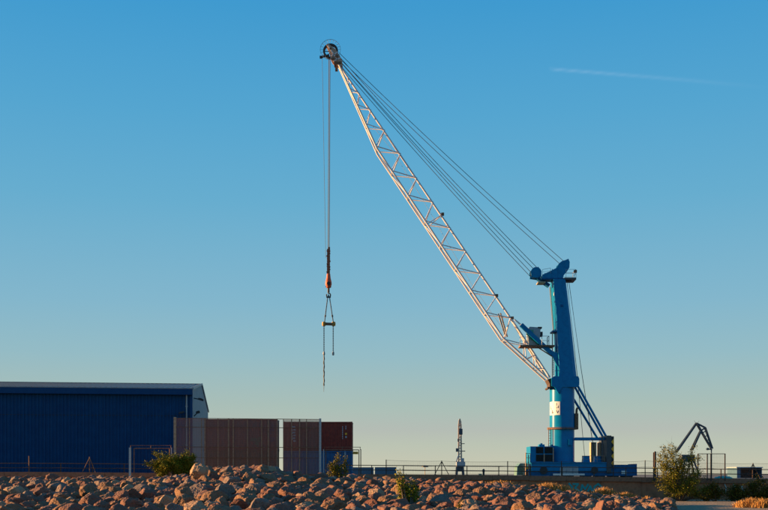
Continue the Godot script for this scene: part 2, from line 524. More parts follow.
func make_wire_fence() -> void:
	# slender posts behind the railing with thin wires and netting strung between them
	var posts := [[386.2, 459.6, false], [442.0, 460.6, true], [508.3, 461.2, false], [562.4, 461.0, false], [614.5, 461.2, false], [646.5, 460.2, false], [713.0, 462.5, false], [755.0, 463.0, true], [815.0, 462.0, false]]
	var o := on_wall(posts[0][0]) + Vector3(0, -0.02, -0.45)
	var t := thing("wire_fence", "slender rusty posts with thin wire netting along the quay right of the containers", "fence", o)
	var tops := []
	for p in posts:
		var b := on_wall(p[0]) + Vector3(0, -0.02, -0.45)
		var tp := Vector3(b.x, at(p[0], p[1], -b.z).y, b.z)
		tops.append([b - o, tp - o])
		var mb := MB.new()
		mb.tube(b - o, tp - o, 0.038, 0.038, 8)
		if p[2]:
			for s in [-1.0, 1.0]: mb.tube(tp - o - Vector3(0, 0.06, 0), b - o + Vector3(s * 0.58, 0.0, 0.0), 0.03, 0.03, 8)
		add(mb, "post", M.rail, t)
	for i in tops.size() - 1:
		var a: Array = tops[i]
		var b: Array = tops[i + 1]
		for f in [0.97, 0.62, 0.3]:
			var mb := MB.new()
			var pts := []
			for k in 13:
				var q: float = k / 12.0
				pts.append(a[0].lerp(a[1], f).lerp(b[0].lerp(b[1], f), q) - Vector3(0, 0.05 * 4 * q * (1 - q), 0))
			mb.path(pts, 0.008, 4)
			add(mb, "wire", M.rail, t)
		var net := MB.new()
		var n := int((b[0].x - a[0].x) / 0.09)
		for k in range(1, n):
			var q := float(k) / n
			var sag := Vector3(0, 0.05 * 4 * q * (1 - q), 0)
			net.tube(a[0].lerp(b[0], q) + Vector3(0, 0.05, 0), a[0].lerp(a[1], 0.96).lerp(b[0].lerp(b[1], 0.96), q) - sag, 0.0025, 0.0025, 3, false)
		for k in range(1, 12):
			net.tube(a[0].lerp(a[1], k / 12.0), b[0].lerp(b[1], k / 12.0), 0.0025, 0.0025, 3, false)
		add(net, "netting", M.rail, t)
	# two more braced posts in front of the blue warehouse
	for p in [[29.5, 456.0, false, "single thin post standing before the left part of the blue warehouse"], [90.0, 456.8, true, "thin post with two slanting braces before the blue warehouse"]]:
		var b := on_wall(p[0]) + Vector3(0, -0.02, 0.12)
		var tp := Vector3(b.x, at(p[0], p[1], -b.z).y, b.z)
		var s := thing("fence_post", p[3], "post", b, 0.0)
		var mb := MB.new()
		mb.tube(Vector3.ZERO, tp - b, 0.04, 0.04, 8)
		add(mb, "shaft", M.rust, s)
		if p[2]:
			for q in [-0.62, 0.5]:
				mb = MB.new()
				mb.tube(tp - b - Vector3(0, 0.08, 0), Vector3(q, 0.0, 0.0), 0.03, 0.03, 8)
				add(mb, "brace", M.rust, s)

# ------------------------------------------------------------------ warehouse
func clad_mesh(w: float, h: float, ribs: int, depth := 0.045) -> ArrayMesh:    # one corrugated sheet, its outer face towards +z
	var mb := MB.new()
	var p := w / ribs
	var prof := []
	for i in ribs:
		var x0 := i * p
		prof.append(Vector2(x0, 0))
		prof.append(Vector2(x0 + p * 0.45, 0))
		prof.append(Vector2(x0 + p * 0.58, depth))
		prof.append(Vector2(x0 + p * 0.87, depth))
	prof.append(Vector2(w, 0))
	for i in prof.size() - 1:
		var a: Vector2 = prof[i]
		var b: Vector2 = prof[i + 1]
		mb.quad(Vector3(a.x, 0, a.y), Vector3(b.x, 0, b.y), Vector3(b.x, h, b.y), Vector3(a.x, h, a.y))
	mb.quad(Vector3(0, 0, -0.02), Vector3(0, h, -0.02), Vector3(w, h, -0.02), Vector3(w, 0, -0.02))
	mb.quad(Vector3(0, h, 0), Vector3(w, h, 0), Vector3(w, h, -0.02), Vector3(0, h, -0.02))
	return mb.mesh()

func make_warehouse() -> void:
	var o := at(192.2, HY, 105.0)
	o.y = 0.0
	var t := thing("warehouse", "long dark blue corrugated warehouse with pale gable end, left of the containers", "warehouse", o, deg_to_rad(7.1))
	var eave := 8.92
	var ridge := 10.95
	var dep := 38.6
	var n := 46
	# core so that no light leaks through, then the sheets
	var mb := MB.new()
	mb.span(Vector3(-n + 0.1, 0, -dep + 0.1), Vector3(-0.1, eave - 0.25, -0.32))
	add(mb, "inner_wall", M.dark, t)
	var lower := clad_mesh(0.996, 6.22, 3, 0.09)
	var upper := clad_mesh(0.996, 2.45, 3, 0.09)
	for i in n:
		addm(lower, "cladding_sheet", M.navy, t, Vector3(-i - 1.0, 0.06, -0.21))
		addm(upper, "cladding_sheet", M.navy, t, Vector3(-i - 1.0, 6.30, -0.20))
	mb = MB.new()
	mb.span(Vector3(-n, 6.275, -0.25), Vector3(-0.05, 6.305, -0.14))
	add(mb, "joint_flashing", M.dark, t)
	mb = MB.new()
	mb.span(Vector3(-n, 0.0, -0.3), Vector3(0.0, 0.28, -0.10))
	add(mb, "plinth", M.concrete, t)
	mb = MB.new()
	mb.span(Vector3(-n, eave - 0.60, -0.3), Vector3(0.06, eave, 0.30))
	add(mb, "fascia", M.navy_trim, t)
	mb = MB.new()
	mb.span(Vector3(-0.22, 0.0, -0.16), Vector3(0.03, eave - 0.602, -0.06))
	add(mb, "corner_trim", M.navy_trim, t)
	# pale gable end, in sheets
	var gn := 38
	for i in gn:
		var z0 := -0.31 - i * (dep - 0.31) / gn
		var z1 := -0.31 - (i + 1) * (dep - 0.31) / gn + 0.012
		var f := func(z: float) -> float: return eave - 0.08 + (ridge - eave) * (1.0 - absf(z + dep * 0.5) / (dep * 0.5))
		mb = MB.new()
		var zm := (z0 + z1) * 0.5
		var segs := [[z0, 0.0], [z0 - 0.3, 0.0], [z0 - 0.38, 0.035], [zm - 0.1, 0.035], [zm - 0.18, 0.0], [z1, 0.0]]
		for k in segs.size() - 1:
			var a: Array = segs[k]
			var b: Array = segs[k + 1]
			mb.quad(Vector3(a[1], 0.05, a[0]), Vector3(b[1], 0.05, b[0]), Vector3(b[1], f.call(b[0]), b[0]), Vector3(a[1], f.call(a[0]), a[0]))
		add(mb, "gable_sheet", M.pale_clad, t)
	# roof slopes in sheets with raised ribs
	for i in n:
		for s in 2:
			mb = MB.new()
			var za := 0.32 if s == 0 else -dep - 0.3
			var zr := -dep * 0.5
			var ya := eave + 0.012
			var yr := ridge + 0.012
			var x0 := -float(i) - 0.002
			if i == 0: x0 = 0.10
			var x1 := -float(i) - 0.998
			mb.hexa([Vector3(x1, ya - 0.03, za), Vector3(x0, ya - 0.03, za), Vector3(x0, yr - 0.03, zr), Vector3(x1, yr - 0.03, zr), Vector3(x1, ya + 0.03, za), Vector3(x0, ya + 0.03, za), Vector3(x0, yr + 0.03, zr), Vector3(x1, yr + 0.03, zr)])
			for r in 2:
				var xr := x1 + 0.25 + r * 0.5
				mb.bar(Vector3(xr, ya + 0.045, za), Vector3(xr, yr + 0.045, zr), 0.07, 0.06, Vector3.UP)
			add(mb, "roof_sheet", M.roof, t)
	mb = MB.new()
	mb.bar(Vector3(-n, ridge + 0.08, -dep * 0.5), Vector3(0.12, ridge + 0.08, -dep * 0.5), 0.5, 0.05, Vector3.UP)
	add(mb, "ridge_cap", M.roof, t)
	for s in 2:
		mb = MB.new()
		mb.bar(Vector3(0.10, eave + 0.02, 0.34 if s == 0 else -dep - 0.3), Vector3(0.10, ridge + 0.06, -dep * 0.5), 0.09, 0.22, Vector3.UP)
		add(mb, "verge_trim", M.pale_clad, t)
	mb = MB.new()
	mb.tube(Vector3(-0.55, 0.1, -0.06), Vector3(-0.55, eave - 0.604, -0.06), 0.075, 0.075, 12)
	for y in [1.5, 3.4, 5.3, 7.2]: mb.box(Vector3(-0.55, y, -0.1), Vector3(0.24, 0.06, 0.14))
	add(mb, "downpipe", M.galv, t)
	# floodlights on arms
	for fl in [[Vector3(-0.95, 6.62, -0.10), Vector3(-1.0, 6.56, 0.45), Vector3(0.55, 0.16, 0.35)], [Vector3(0.05, 8.15, -2.0), Vector3(0.75, 8.02, -2.0), Vector3(0.55, 0.17, 0.45)], [Vector3(0.05, 6.35, -2.2), Vector3(0.45, 6.75, -2.2), Vector3(0.4, 0.22, 0.4)]]:
		mb = MB.new()
		mb.tube(fl[0], fl[1], 0.05, 0.05, 8)
		var b := Basis(Vector3(0, 0, 1), 0.25 if fl[0].y < 7.0 else -0.3)
		mb.box(fl[1], fl[2], b)
		mb.box(fl[1] + Vector3(0, fl[2].y * 0.5, 0), Vector3(fl[2].x * 0.6, 0.08, fl[2].z * 0.6), b)
		add(mb, "floodlight", M.dark, t)

# ------------------------------------------------------------------ containers
func make_container(label: String, m: Material, base: Vector3, turn := 0.0, plain := false) -> Node3D:
	var L := 6.06
	var H := 2.57
	var W := 2.44
	var t := thing("shipping_container", label, "container", base, turn, "stacked shipping containers" if not plain else "far shipping containers")
	var mb := MB.new()
	mb.span(Vector3(-L / 2 + 0.1, 0.15, -W / 2 + 0.1), Vector3(L / 2 - 0.1, H - 0.1, W / 2 - 0.1))
	add(mb, "inner_box", M.dark, t)
	var side := clad_mesh(L - 0.32, H - 0.32, 18, 0.055)
	addm(side, "side_wall", m, t, Vector3(-L / 2 + 0.16, 0.18, W / 2 - 0.084))
	var bk := addm(side, "side_wall", m, t, Vector3(L / 2 - 0.16, 0.18, -W / 2 + 0.084))
	bk.rotation.y = PI
	var en := clad_mesh(W - 0.32, H - 0.32, 8, 0.036)
	var e := addm(en, "end_wall", m, t, Vector3(L / 2 - 0.065, 0.18, W / 2 - 0.16))
	e.rotation.y = PI / 2
	var ds := MB.new()
	ds.span(Vector3(-L / 2 + 0.03, 0.18, -W / 2 + 0.16), Vector3(-L / 2 + 0.08, H - 0.14, -0.01))
	ds.span(Vector3(-L / 2 + 0.03, 0.18, 0.01), Vector3(-L / 2 + 0.08, H - 0.14, W / 2 - 0.16))
	for z in [-0.85, -0.3, 0.3, 0.85]: ds.tube(Vector3(-L / 2 + 0.02, 0.2, z), Vector3(-L / 2 + 0.02, H - 0.15, z), 0.02, 0.02, 6)
	add(ds, "door", m, t)
	var rf := clad_mesh(L - 0.1, W - 0.1, 20, 0.02)
	var r := addm(rf, "roof", m, t, Vector3(-L / 2 + 0.05, H - 0.03, W / 2 - 0.05))
	r.rotation.x = -PI / 2
	for sx in [-1.0, 1.0]:
		for sz in [-1.0, 1.0]:
			mb = MB.new()
			mb.box(Vector3(sx * (L / 2 - 0.085), H / 2, sz * (W / 2 - 0.085)), Vector3(0.15, H - 0.24, 0.15))
			add(mb, "corner_post", m, t)
			for y in [0.06, H - 0.06]:
				mb = MB.new()
				mb.box(Vector3(sx * (L / 2 - 0.085), y, sz * (W / 2 - 0.08)), Vector3(0.178, 0.118, 0.162))
				add(mb, "corner_casting", m, t)
	for sz in [-1.0, 1.0]:
		mb = MB.new()
		mb.box(Vector3(0, H - 0.06, sz * (W / 2 - 0.06)), Vector3(L - 0.36, 0.10, 0.10))
		add(mb, "top_rail", m, t)
		mb = MB.new()
		mb.box(Vector3(0, 0.10, sz * (W / 2 - 0.06)), Vector3(L - 0.36, 0.14, 0.10))
		add(mb, "bottom_rail", m, t)
	for sx in [-1.0, 1.0]:
		mb = MB.new()
		mb.box(Vector3(sx * (L / 2 - 0.06), H - 0.08, 0), Vector3(0.1, 0.13, W - 0.36))
		mb.box(Vector3(sx * (L / 2 - 0.06), 0.1, 0), Vector3(0.1, 0.15, W - 0.36))
		add(mb, "end_rail", m, t)
	return t

func make_containers() -> void:
	var lb := at(240.2, HY, 89.2)
	lb = Vector3(lb.x, 0.0, -89.2 - 1.22)
	var rb := at(317.8, HY, 93.7)
	rb = Vector3(rb.x, 0.0, -93.7 - 1.22)
	make_container("olive brown shipping container, lower of the stack behind the left mesh fence", M.olive_container, lb)
	var up := make_container("mauve brown shipping container with graffiti, upper of the stack behind the left mesh fence", M.mauve_container, lb + Vector3(0, 2.572, 0))
	var bl := make_container("bright blue shipping container under the red one", M.blue_container, rb)
	var rd := make_container("dark red shipping container on top of the blue one", M.red_container, rb + Vector3(0, 2.572, 0))
	# graffiti and stencilled marks: paint on the side wall's ribs
	var zf := 1.22 - 0.022
	var g := MB.new()
	var loc := func(px: float, py: float, d: float, c: Node3D) -> Vector3:
		var p := at(px, py, d) - c.position
		return Vector3(p.x, p.y, zf)
	for s in [[[269, 431], [271, 427.5], [274, 428]], [[268.5, 438], [268.5, 432], [272, 429.5], [275.5, 431], [275.8, 438], [273, 441], [269.5, 440.5]], [[270, 434], [271.8, 433.2]], [[273.4, 433.6], [275, 434.4]], [[270, 437.5], [272.5, 439], [275, 437]], [[272.3, 426], [273, 424.6]]]:
		for i in s.size() - 1: g.bar(loc.call(s[i][0], s[i][1], 89.2, up), loc.call(s[i + 1][0], s[i + 1][1], 89.2, up), 0.14, 0.006, Vector3(0, 0, 1))
	add(g, "graffiti", M.graffiti_blue, up)
	g = MB.new()
	for s in [[[251, 441], [253, 438], [255, 441]], [[256, 438], [256, 441.5], [260, 441]], [[258, 439], [260.5, 437.5]], [[255, 443.5], [259, 444.5]]]:
		for i in s.size() - 1: g.bar(loc.call(s[i][0], s[i][1], 89.2, up), loc.call(s[i + 1][0], s[i + 1][1], 89.2, up), 0.2, 0.006, Vector3(0, 0, 1))
	add(g, "graffiti", M.graffiti_green, up)
	g = MB.new()
	for k in 6: g.box(loc.call(294.0 + (k % 2) * 0.4, 427.0 + k * 2.8, 93.7, rd), Vector3(0.2, 0.14, 0.006))
	for k in 5: g.box(loc.call(292.5, 427.0 + k * 3.0, 93.7, rd), Vector3(0.06, 0.2, 0.006))
	for k in 7: g.box(loc.call(342.6, 427.0 + k * 1.9, 93.7, rd), Vector3(0.07, 0.12, 0.006))
	for k in 3: g.box(loc.call(345.9, 426.2 + k * 1.3, 93.7, rd), Vector3(0.09, 0.07, 0.006))
	g.box(loc.call(346.0, 437.0, 93.7, rd), Vector3(0.13, 0.16, 0.006))
	add(g, "stencil_mark", M.far_white, rd)
	g = MB.new()
	g.box(loc.call(346.0, 433.8, 93.7, rd), Vector3(0.17, 0.17, 0.006))
	add(g, "warning_sticker", M.yellow, rd)
	g = MB.new()
	g.box(loc.call(345.0, 455.0, 93.7, bl), Vector3(0.13, 0.75, 0.006))
	add(g, "stencil_mark", M.far_white, bl)
	var y := thing("yellow_sign", "small yellow sign plate at the upper right corner of the blue container", "sign", at(355.6, 454.2, 92.3))
	g = MB.new()
	g.box(Vector3(0, 0.11, 0), Vector3(0.46, 0.22, 0.03))
	add(g, "plate", M.yellow, y)
	g = MB.new()
	g.box(Vector3(-0.02, 0.11, 0.017), Vector3(0.34, 0.05, 0.004))
	g.bar(Vector3(-0.22, 0.1, -0.02), Vector3(-0.4, 0.1, -0.02), 0.04, 0.02)
	add(g, "print", M.dark, y)
	# two small ones far behind
	for q in [[385.6, 300.0, "far slate blue container seen through the railing, right of the pair"], [363.0, 305.0, "far slate blue container behind the gate, left of the pair"]]:
		var p := at(q[0], HY, q[1])
		make_container(q[2], M.far_blue, Vector3(p.x, 0, p.z), 0.0, true)

# ------------------------------------------------------------------ tall mesh fence and gates
func fence_d(px: float) -> float:
	return lerpf(86.0, 89.0 - 1.0, (px - 175.0) / 145.0)

func make_mesh_fence() -> void:
	var b0 := at(175, HY, 86.0)
	var o := Vector3(b0.x, 0, b0.z)
	var t := thing("mesh_fence", "tall rusty steel mesh fence in front of the container stacks", "fence", o)
	var top := 5.07
	var P := func(px: float, y: float, dz := 0.0) -> Vector3:
		var d := fence_d(px)
		return Vector3((px - HX) / F * d, y, -d + dz) - o
	for p in [[175.0, 0.19, 0], [189.5, 0.075, 1], [201.6, 0.06, 1], [205.0, 0.09, 1], [218.0, 0.07, 1], [228.6, 0.11, 1], [233.3, 0.09, 1], [247.5, 0.075, 1], [261.6, 0.075, 1], [268.4, 0.11, 1], [277.2, 0.09, 1], [283.4, 0.06, 1], [291.6, 0.075, 1], [299.6, 0.09, 1], [306.6, 0.075, 1], [320.2, 0.17, 2]]:
		var mb := MB.new()
		mb.bar(P.call(p[0], 0.0), P.call(p[0], top + (0.05 if p[2] != 1 else 0.0)), p[1], p[1])
		add(mb, "post", [M.rust_light, M.rust_mid, M.galv][p[2]], t)
	for y in [top - 0.03, 4.33, 2.72, 1.86]:
		var mb := MB.new()
		mb.bar(P.call(175.9, y, 0.03), P.call(319.4, y, 0.03), 0.06, 0.05, Vector3(0, 1, 0))
		add(mb, "rail", M.rust, t)
	var edges := [175.9, 204.4, 232.8, 276.6, 283.4, 299.2, 319.4]
	for i in edges.size() - 1:
		if i == 3: continue          # the open gap between the two stacks
		var net := MB.new()
		var w: float = (P.call(edges[i + 1], 0.0) - P.call(edges[i], 0.0)).length()
		var n := int(w / 0.05)
		for k in n:
			var px: float = lerpf(edges[i], edges[i + 1], (k + 0.5) / n)
			net.tube(P.call(px, 0.1, -0.09), P.call(px, top - 0.06, -0.09), 0.013, 0.013, 6, false)
		for k in 49:
			net.tube(P.call(edges[i], 0.15 + k * 0.1, -0.072), P.call(edges[i + 1], 0.15 + k * 0.1, -0.072), 0.006, 0.006, 5, false)
		add(net, "mesh_panel", M.wire, t)

func make_gate(label: String, x0: float, x1: float, ytop: float, d: float, fat_left: bool) -> void:
	var a := at(x0, HY, d)
	var o := Vector3(a.x, 0, a.z)
	var t := thing("gate", label, "gate", o, 0.0, "steel frame gates")
	var w := (x1 - x0) / F * d
	var h := EYE + (HY - ytop) / F * d
	var mb := MB.new()
	mb.bar(Vector3(0, 0, 0), Vector3(0, h, 0), 0.16 if fat_left else 0.08, 0.12)
	add(mb, "post", M.galv, t)
	mb = MB.new()
	mb.bar(Vector3(w, 0, 0), Vector3(w, h, 0), 0.07, 0.08)
	add(mb, "post", M.rail if not fat_left else M.galv, t)
	mb = MB.new()
	var i := 0.33 if fat_left else 0.18
	mb.tube(Vector3(i, 0.15, 0.02), Vector3(i, h - 0.06, 0.02), 0.035)
	mb.tube(Vector3(i, h - 0.06, 0.02), Vector3(w - 0.15, h - 0.06, 0.02), 0.035)
	mb.tube(Vector3(w - 0.15, 0.15, 0.02), Vector3(w - 0.15, h - 0.06, 0.02), 0.035)
	mb.tube(Vector3(i, 0.15, 0.02), Vector3(w - 0.15, 0.15, 0.02), 0.035)
	mb.tube(Vector3(0, h + 0.17, 0), Vector3(w, h + 0.17, 0), 0.022)
	for x in [0.05, w * 0.5, w - 0.05]: mb.tube(Vector3(x, h - 0.05, 0), Vector3(x, h + 0.17, 0), 0.02)
	add(mb, "frame", M.rust, t)
	mb = MB.new()
	for k in int(w / 0.12): mb.tube(Vector3(i + k * 0.12, 0.15, 0.02), Vector3(i + k * 0.12, h - 0.06, 0.02), 0.0012, 0.0012, 3, false)
	for k in int(h / 0.15): mb.tube(Vector3(i, 0.15 + k * 0.15, 0.02), Vector3(w - 0.15, 0.15 + k * 0.15, 0.02), 0.0012, 0.0012, 3, false)
	add(mb, "mesh_panel", M.rail, t)

# ------------------------------------------------------------------ the big crane
const CD := 145.0                 # distance of the crane
const S := 125.0 / 1067.0
const CS := CD / 125.0            # the drawing below is to a scale of 1 : CS
func k(px: float, py: float, z := 0.0) -> Vector3:
	return Vector3((px - 563.5) * S, (478.18 - py) * S, z)
func k2(px: float, py: float) -> Vector2:
	return Vector2((px - 563.5) * S, (478.18 - py) * S)

func rail_run(mb: MB, pts: Array, h: float, r := 0.022) -> void:
	for i in pts.size() - 1:
		var a: Vector3 = pts[i]
		var b: Vector3 = pts[i + 1]
		mb.tube(a + Vector3(0, h, 0), b + Vector3(0, h, 0), r, r, 6)
		mb.tube(a + Vector3(0, h * 0.5, 0), b + Vector3(0, h * 0.5, 0), r * 0.8, r * 0.8, 6)
		var n := maxi(1, int(round((b - a).length() / 1.0)))
		for q in n + 1: mb.tube(a.lerp(b, float(q) / n), a.lerp(b, float(q) / n) + Vector3(0, h, 0), r, r, 6)

func make_crane() -> void:
	var t := thing("harbour_crane", "huge blue mobile harbour crane with a long cream lattice boom on the quay", "crane", Vector3((563.5 - HX) * S * CS, 0, -CD))
	t.scale = Vector3.ONE * CS
	var mb: MB
	# undercarriage and wheels
	mb = MB.new()
	mb.span(k(526.5, 470.5, -2.6), k(633, 475.8, 2.0))
	mb.span(k(524, 469.0, -2.2), k(606, 471.0, 1.9))
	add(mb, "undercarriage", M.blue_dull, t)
	for i in 8:
		for s in [-1.0, 1.0]:
			mb = MB.new()
			var wc := k(527.0 + i * 13.6 + (4 if i > 3 else 0), 473.7, 0)
			wc.y = 0.42
			mb.disc(wc, 0.42, s * 1.5 - 0.22, s * 1.5 + 0.3, 20)
			add(mb, "wheel", M.dark, t)
	# slewing platform
	mb = MB.new()
	mb.span(k(529, 463.2, -2.3), k(603, 470.9, 2.1))
	mb.span(k(528, 462.4, -2.35), k(603, 463.3, 2.2))
	var plat := add(mb, "slewing_platform", M.blue, t)
	mb = MB.new()
	mb.disc(k(541, 470.4), 0.44, 2.1, 2.16, 24)
	mb.disc(k(591, 470.2), 0.40, 2.1, 2.16, 24)
	add(mb, "round_port", M.dark, plat)
	mb = MB.new()
	mb.span(k(557, 466.6, 2.1), k(563.2, 474.2, 2.13))
	mb.span(k(563.5, 466.6, 2.1), k(569.5, 474.2, 2.13))
	mb.span(k(570, 466.6, 2.1), k(575, 474.2, 2.13))
	add(mb, "cover_panel", M.grey, plat)
	mb = MB.new()
	mb.span(k(550, 473.6, 2.15), k(581, 475.4, 2.3))
	add(mb, "skirt", M.white, plat)
	mb = MB.new()
	rail_run(mb, [k(579, 462.6, 2.0), k(601, 462.6, 2.0)], 0.75)
	rail_run(mb, [k(523.6, 462.2, 1.9), k(528, 462.2, 1.9)], 0.98, 0.035)
	mb.tube(k(523.6, 475, 1.9), k(523.6, 453, 1.9), 0.06)
	mb.tube(k(526.2, 475, 1.9), k(526.2, 455, 1.9), 0.06)
	add(mb, "handrail", M.rust_light, t)
	for q in [[581.0, 588.2, 456.6], [592.2, 599.2, 457.0]]:
		mb = MB.new()
		var a := k(q[0], 462.4, 1.3)
		var b := k(q[1], q[2], 0.3)
		mb.hexa([Vector3(a.x, a.y, a.z), Vector3(b.x, a.y, a.z), Vector3(b.x, a.y, b.z), Vector3(a.x, a.y, b.z), Vector3(a.x + 0.1, b.y, a.z - 0.06), Vector3(b.x - 0.1, b.y, a.z - 0.06), Vector3(b.x - 0.1, b.y, b.z), Vector3(a.x + 0.1, b.y, b.z)])
		mb.box(Vector3((a.x + b.x) / 2, b.y + 0.03, (a.z + b.z) / 2), Vector3(b.x - a.x - 0.1, 0.07, 0.95))
		add(mb, "vent_housing", M.blue, t)
	# road cab at the front
	mb = MB.new()
	mb.prism(PackedVector2Array([k2(515.0, 475.2), k2(525.8, 475.2), k2(525.8, 463.4), k2(518.5, 463.4), k2(515.6, 467.0)]), -1.0, 1.6)
	var cab := add(mb, "travel_cab", M.cab, t)
	mb = MB.new()
	mb.prism(PackedVector2Array([k2(516.4, 471.5), k2(521.5, 471.5), k2(522.8, 469.0), k2(519.0, 464.5), k2(516.6, 467.3)]), 1.6, 1.615)
	mb.prism(PackedVector2Array([k2(516.3, 474.8), k2(521.0, 474.8), k2(521.0, 472.2), k2(516.3, 472.2)]), 1.6, 1.615)
	var glass := mat(0.02, 0.10, 0.08, 0.08)
	add(mb, "window", glass, cab)
	mb = MB.new()
	mb.box(k(525.3, 468.2, 1.75), Vector3(0.28, 0.28, 0.3))
	add(mb, "lamp_housing", M.yellow, t)
	# engine house with louvred grilles
	mb = MB.new()
	mb.span(k(528.2, 446.8, -1.6), k(550.2, 462.4, 1.9))
	var eng := add(mb, "engine_house", M.blue, t)
	mb = MB.new()
	mb.span(k(538, 444.6, 0.0), k(543.4, 446.9, 1.0))
	mb.tube(k(540.5, 444.6, 0.5), k(540.5, 443.4, 0.5), 0.16)
	add(mb, "exhaust_cowl", M.blue, eng)
	for q in [[533.6, 541.0, 447.4, 453.8], [542.2, 549.8, 447.4, 453.8], [533.6, 541.0, 454.8, 461.6], [542.2, 549.8, 454.8, 461.6]]:
		mb = MB.new()
		var a := k(q[0], q[3], 1.9)
		var b := k(q[1], q[2], 1.92)
		mb.span(a, b)
		for i in 9:
			var y := lerpf(a.y + 0.05, b.y - 0.05, i / 8.0)
			mb.box(Vector3((a.x + b.x) / 2, y, 1.95), Vector3(b.x - a.x, 0.012, 0.06), Basis(Vector3(1, 0, 0), 0.5))
		add(mb, "grille", M.dark, eng)
	mb = MB.new()
	for x in [541.6, 550.6]: mb.bar(k(x, 462.4, 2.0), k(x, 448.0 if x > 545 else 454.0, 2.0), 0.11, 0.08)
	add(mb, "door_frame", M.rust_light, eng)
	# cylindrical tower
	var cx := k(562.0, 0).x
	var y0 := k(0, 464).y
	var y1 := k(0, 386).y
	mb = MB.new()
	mb.lathe(Vector3(cx, 0, 0), [Vector2(1.62, y0), Vector2(1.62, y0 + 0.25), Vector2(1.44, y0 + 0.27), Vector2(1.43, y1)], 96)
	var tower := add(mb, "tower_cylinder", M.blue_gloss, t)
	mb = MB.new()
	for y in [k(0, 447.5).y, k(0, 416.5).y]: mb.lathe(Vector3(cx, 0, 0), [Vector2(1.43, y - 0.03), Vector2(1.442, y - 0.03), Vector2(1.442, y + 0.03), Vector2(1.43, y + 0.03)], 96)
	add(mb, "weld_seam", M.blue_gloss, tower)
	mb = MB.new()
	var ya := k(0, 415.6).y
	var yb := k(0, 402.2).y
	mb.lathe(Vector3(cx, 0, 0), [Vector2(1.44, ya), Vector2(1.462, ya + 0.005), Vector2(1.462, yb - 0.005), Vector2(1.44, yb)], 24, deg_to_rad(186), deg_to_rad(252))
	var plate := add(mb, "name_plate", M.white, tower)
	mb = MB.new()
	for q in [[196, 0.90, 0.32, 4], [203, 0.72, 0.2, 3], [208, 0.38, 0.42, 5], [214, 0.30, 0.2, 4], [234, 1.25, 0.34, 3.0], [234, 0.86, 0.22, 3.0], [234, 0.46, 0.3, 3.0], [238.5, 0.30, 0.24, 4.0], [243, 0.95, 0.3, 3.0], [243, 0.42, 0.2, 3.0], [240, 0.9, 0.1, 5.0]]:
		mb.lathe(Vector3(cx, 0, 0), [Vector2(1.466, ya + q[1] - q[2] / 2), Vector2(1.466, ya + q[1] + q[2] / 2)], 3, deg_to_rad(q[0]), deg_to_rad(q[0] + q[3]))
	add(mb, "lettering", M.graffiti_blue, plate)
	# catwalk round the tower, ladder, silencer
	mb = MB.new()
	var yc := k(0, 429.6).y
	mb.lathe(Vector3(cx, 0, 0), [Vector2(1.43, yc), Vector2(1.72, yc), Vector2(1.72, yc + 0.12), Vector2(1.43, yc + 0.12)], 40)
	mb.lathe(Vector3(cx, 0, 0), [Vector2(1.70, yc + 0.17), Vector2(1.74, yc + 0.17), Vector2(1.74, yc + 0.23), Vector2(1.70, yc + 0.23)], 40)
	add(mb, "catwalk", M.rust, t)
	mb = MB.new()
	for x in [547.6, 549.8]: mb.bar(k(x, 463, 0.75), k(x, 428.6, 0.75), 0.07, 0.07)
	for i in 13: mb.tube(k(547.6, 461 - i * 2.5, 0.75), k(549.8, 461 - i * 2.5, 0.75), 0.022, 0.022, 6)
	add(mb, "ladder", M.rust_light, t)
	mb = MB.new()
	mb.span(k(574.2, 429.5, -0.2), k(577.6, 413.6, 0.5))
	mb.tube(k(576.2, 413.6, 0.15), k(576.4, 409.5, 0.15), 0.14)
	mb.tube(k(576.4, 409.6, 0.15), k(577.2, 407.8, 0.15), 0.12)
	add(mb, "silencer", M.rust, t)
	mb = MB.new()
	mb.span(k(566.4, 445.5, 1.2), k(569.6, 439.5, 1.62))
	add(mb, "junction_box", M.blue, t)
	# collar and mast
	mb = MB.new()
	mb.prism(PackedVector2Array([k2(549.6, 387), k2(549.6, 379), k2(552.0, 377.4), k2(576.0, 377.4), k2(577.0, 380), k2(577.0, 386), k2(575.5, 388), k2(560.4, 388), k2(556.4, 394.6), k2(552.6, 388)]), 1.30, 1.5)
	mb.span(k(551.0, 387.4, -1.5), k(576.5, 378.4, 1.32))
	add(mb, "collar", M.blue, t)
	mb = MB.new()
	var ring := func(xa: float, xb: float, py: float, zh: float, ch: float) -> Array:
		var a := k(xa, py).x
		var b := k(xb, py).x
		var y := k(0, py).y
		return [Vector3(a, y, zh - ch * 0.1), Vector3(a + 0.05, y, zh), Vector3(b - ch, y, zh), Vector3(b, y, zh - ch), Vector3(b, y, -zh + ch), Vector3(b - ch, y, -zh), Vector3(a + 0.05, y, -zh), Vector3(a, y, -zh + ch * 0.1)]
	var rings := [ring.call(557.6, 575.2, 379.5, 1.40, 0.42), ring.call(554.7, 568.6, 318.0, 1.30, 0.28), ring.call(551.9, 564.1, 281.0, 1.20, 0.2)]
	for r in rings.size() - 1:
		for i in 8:
			var j := (i + 1) % 8
			mb.quad(rings[r][i], rings[r][j], rings[r + 1][j], rings[r + 1][i])
	var top: Array = rings[2]
	for i in range(1, 7): mb.tri(top[0], top[i], top[i + 1])
	var mast := add(mb, "mast", M.blue, t)
	mb = MB.new()
	mb.box(k(560.0, 307.3, 1.29), Vector3(0.3, 0.26, 0.06))
	add(mb, "access_hatch", M.blue_dull, mast)
	# lift shaft and ladder on the mast's sunny side
	mb = MB.new()
	mb.span(k(551.0, 333.0, -0.8), k(557.0, 331.6, 1.0))
	add(mb, "landing", M.blue_dull, t)
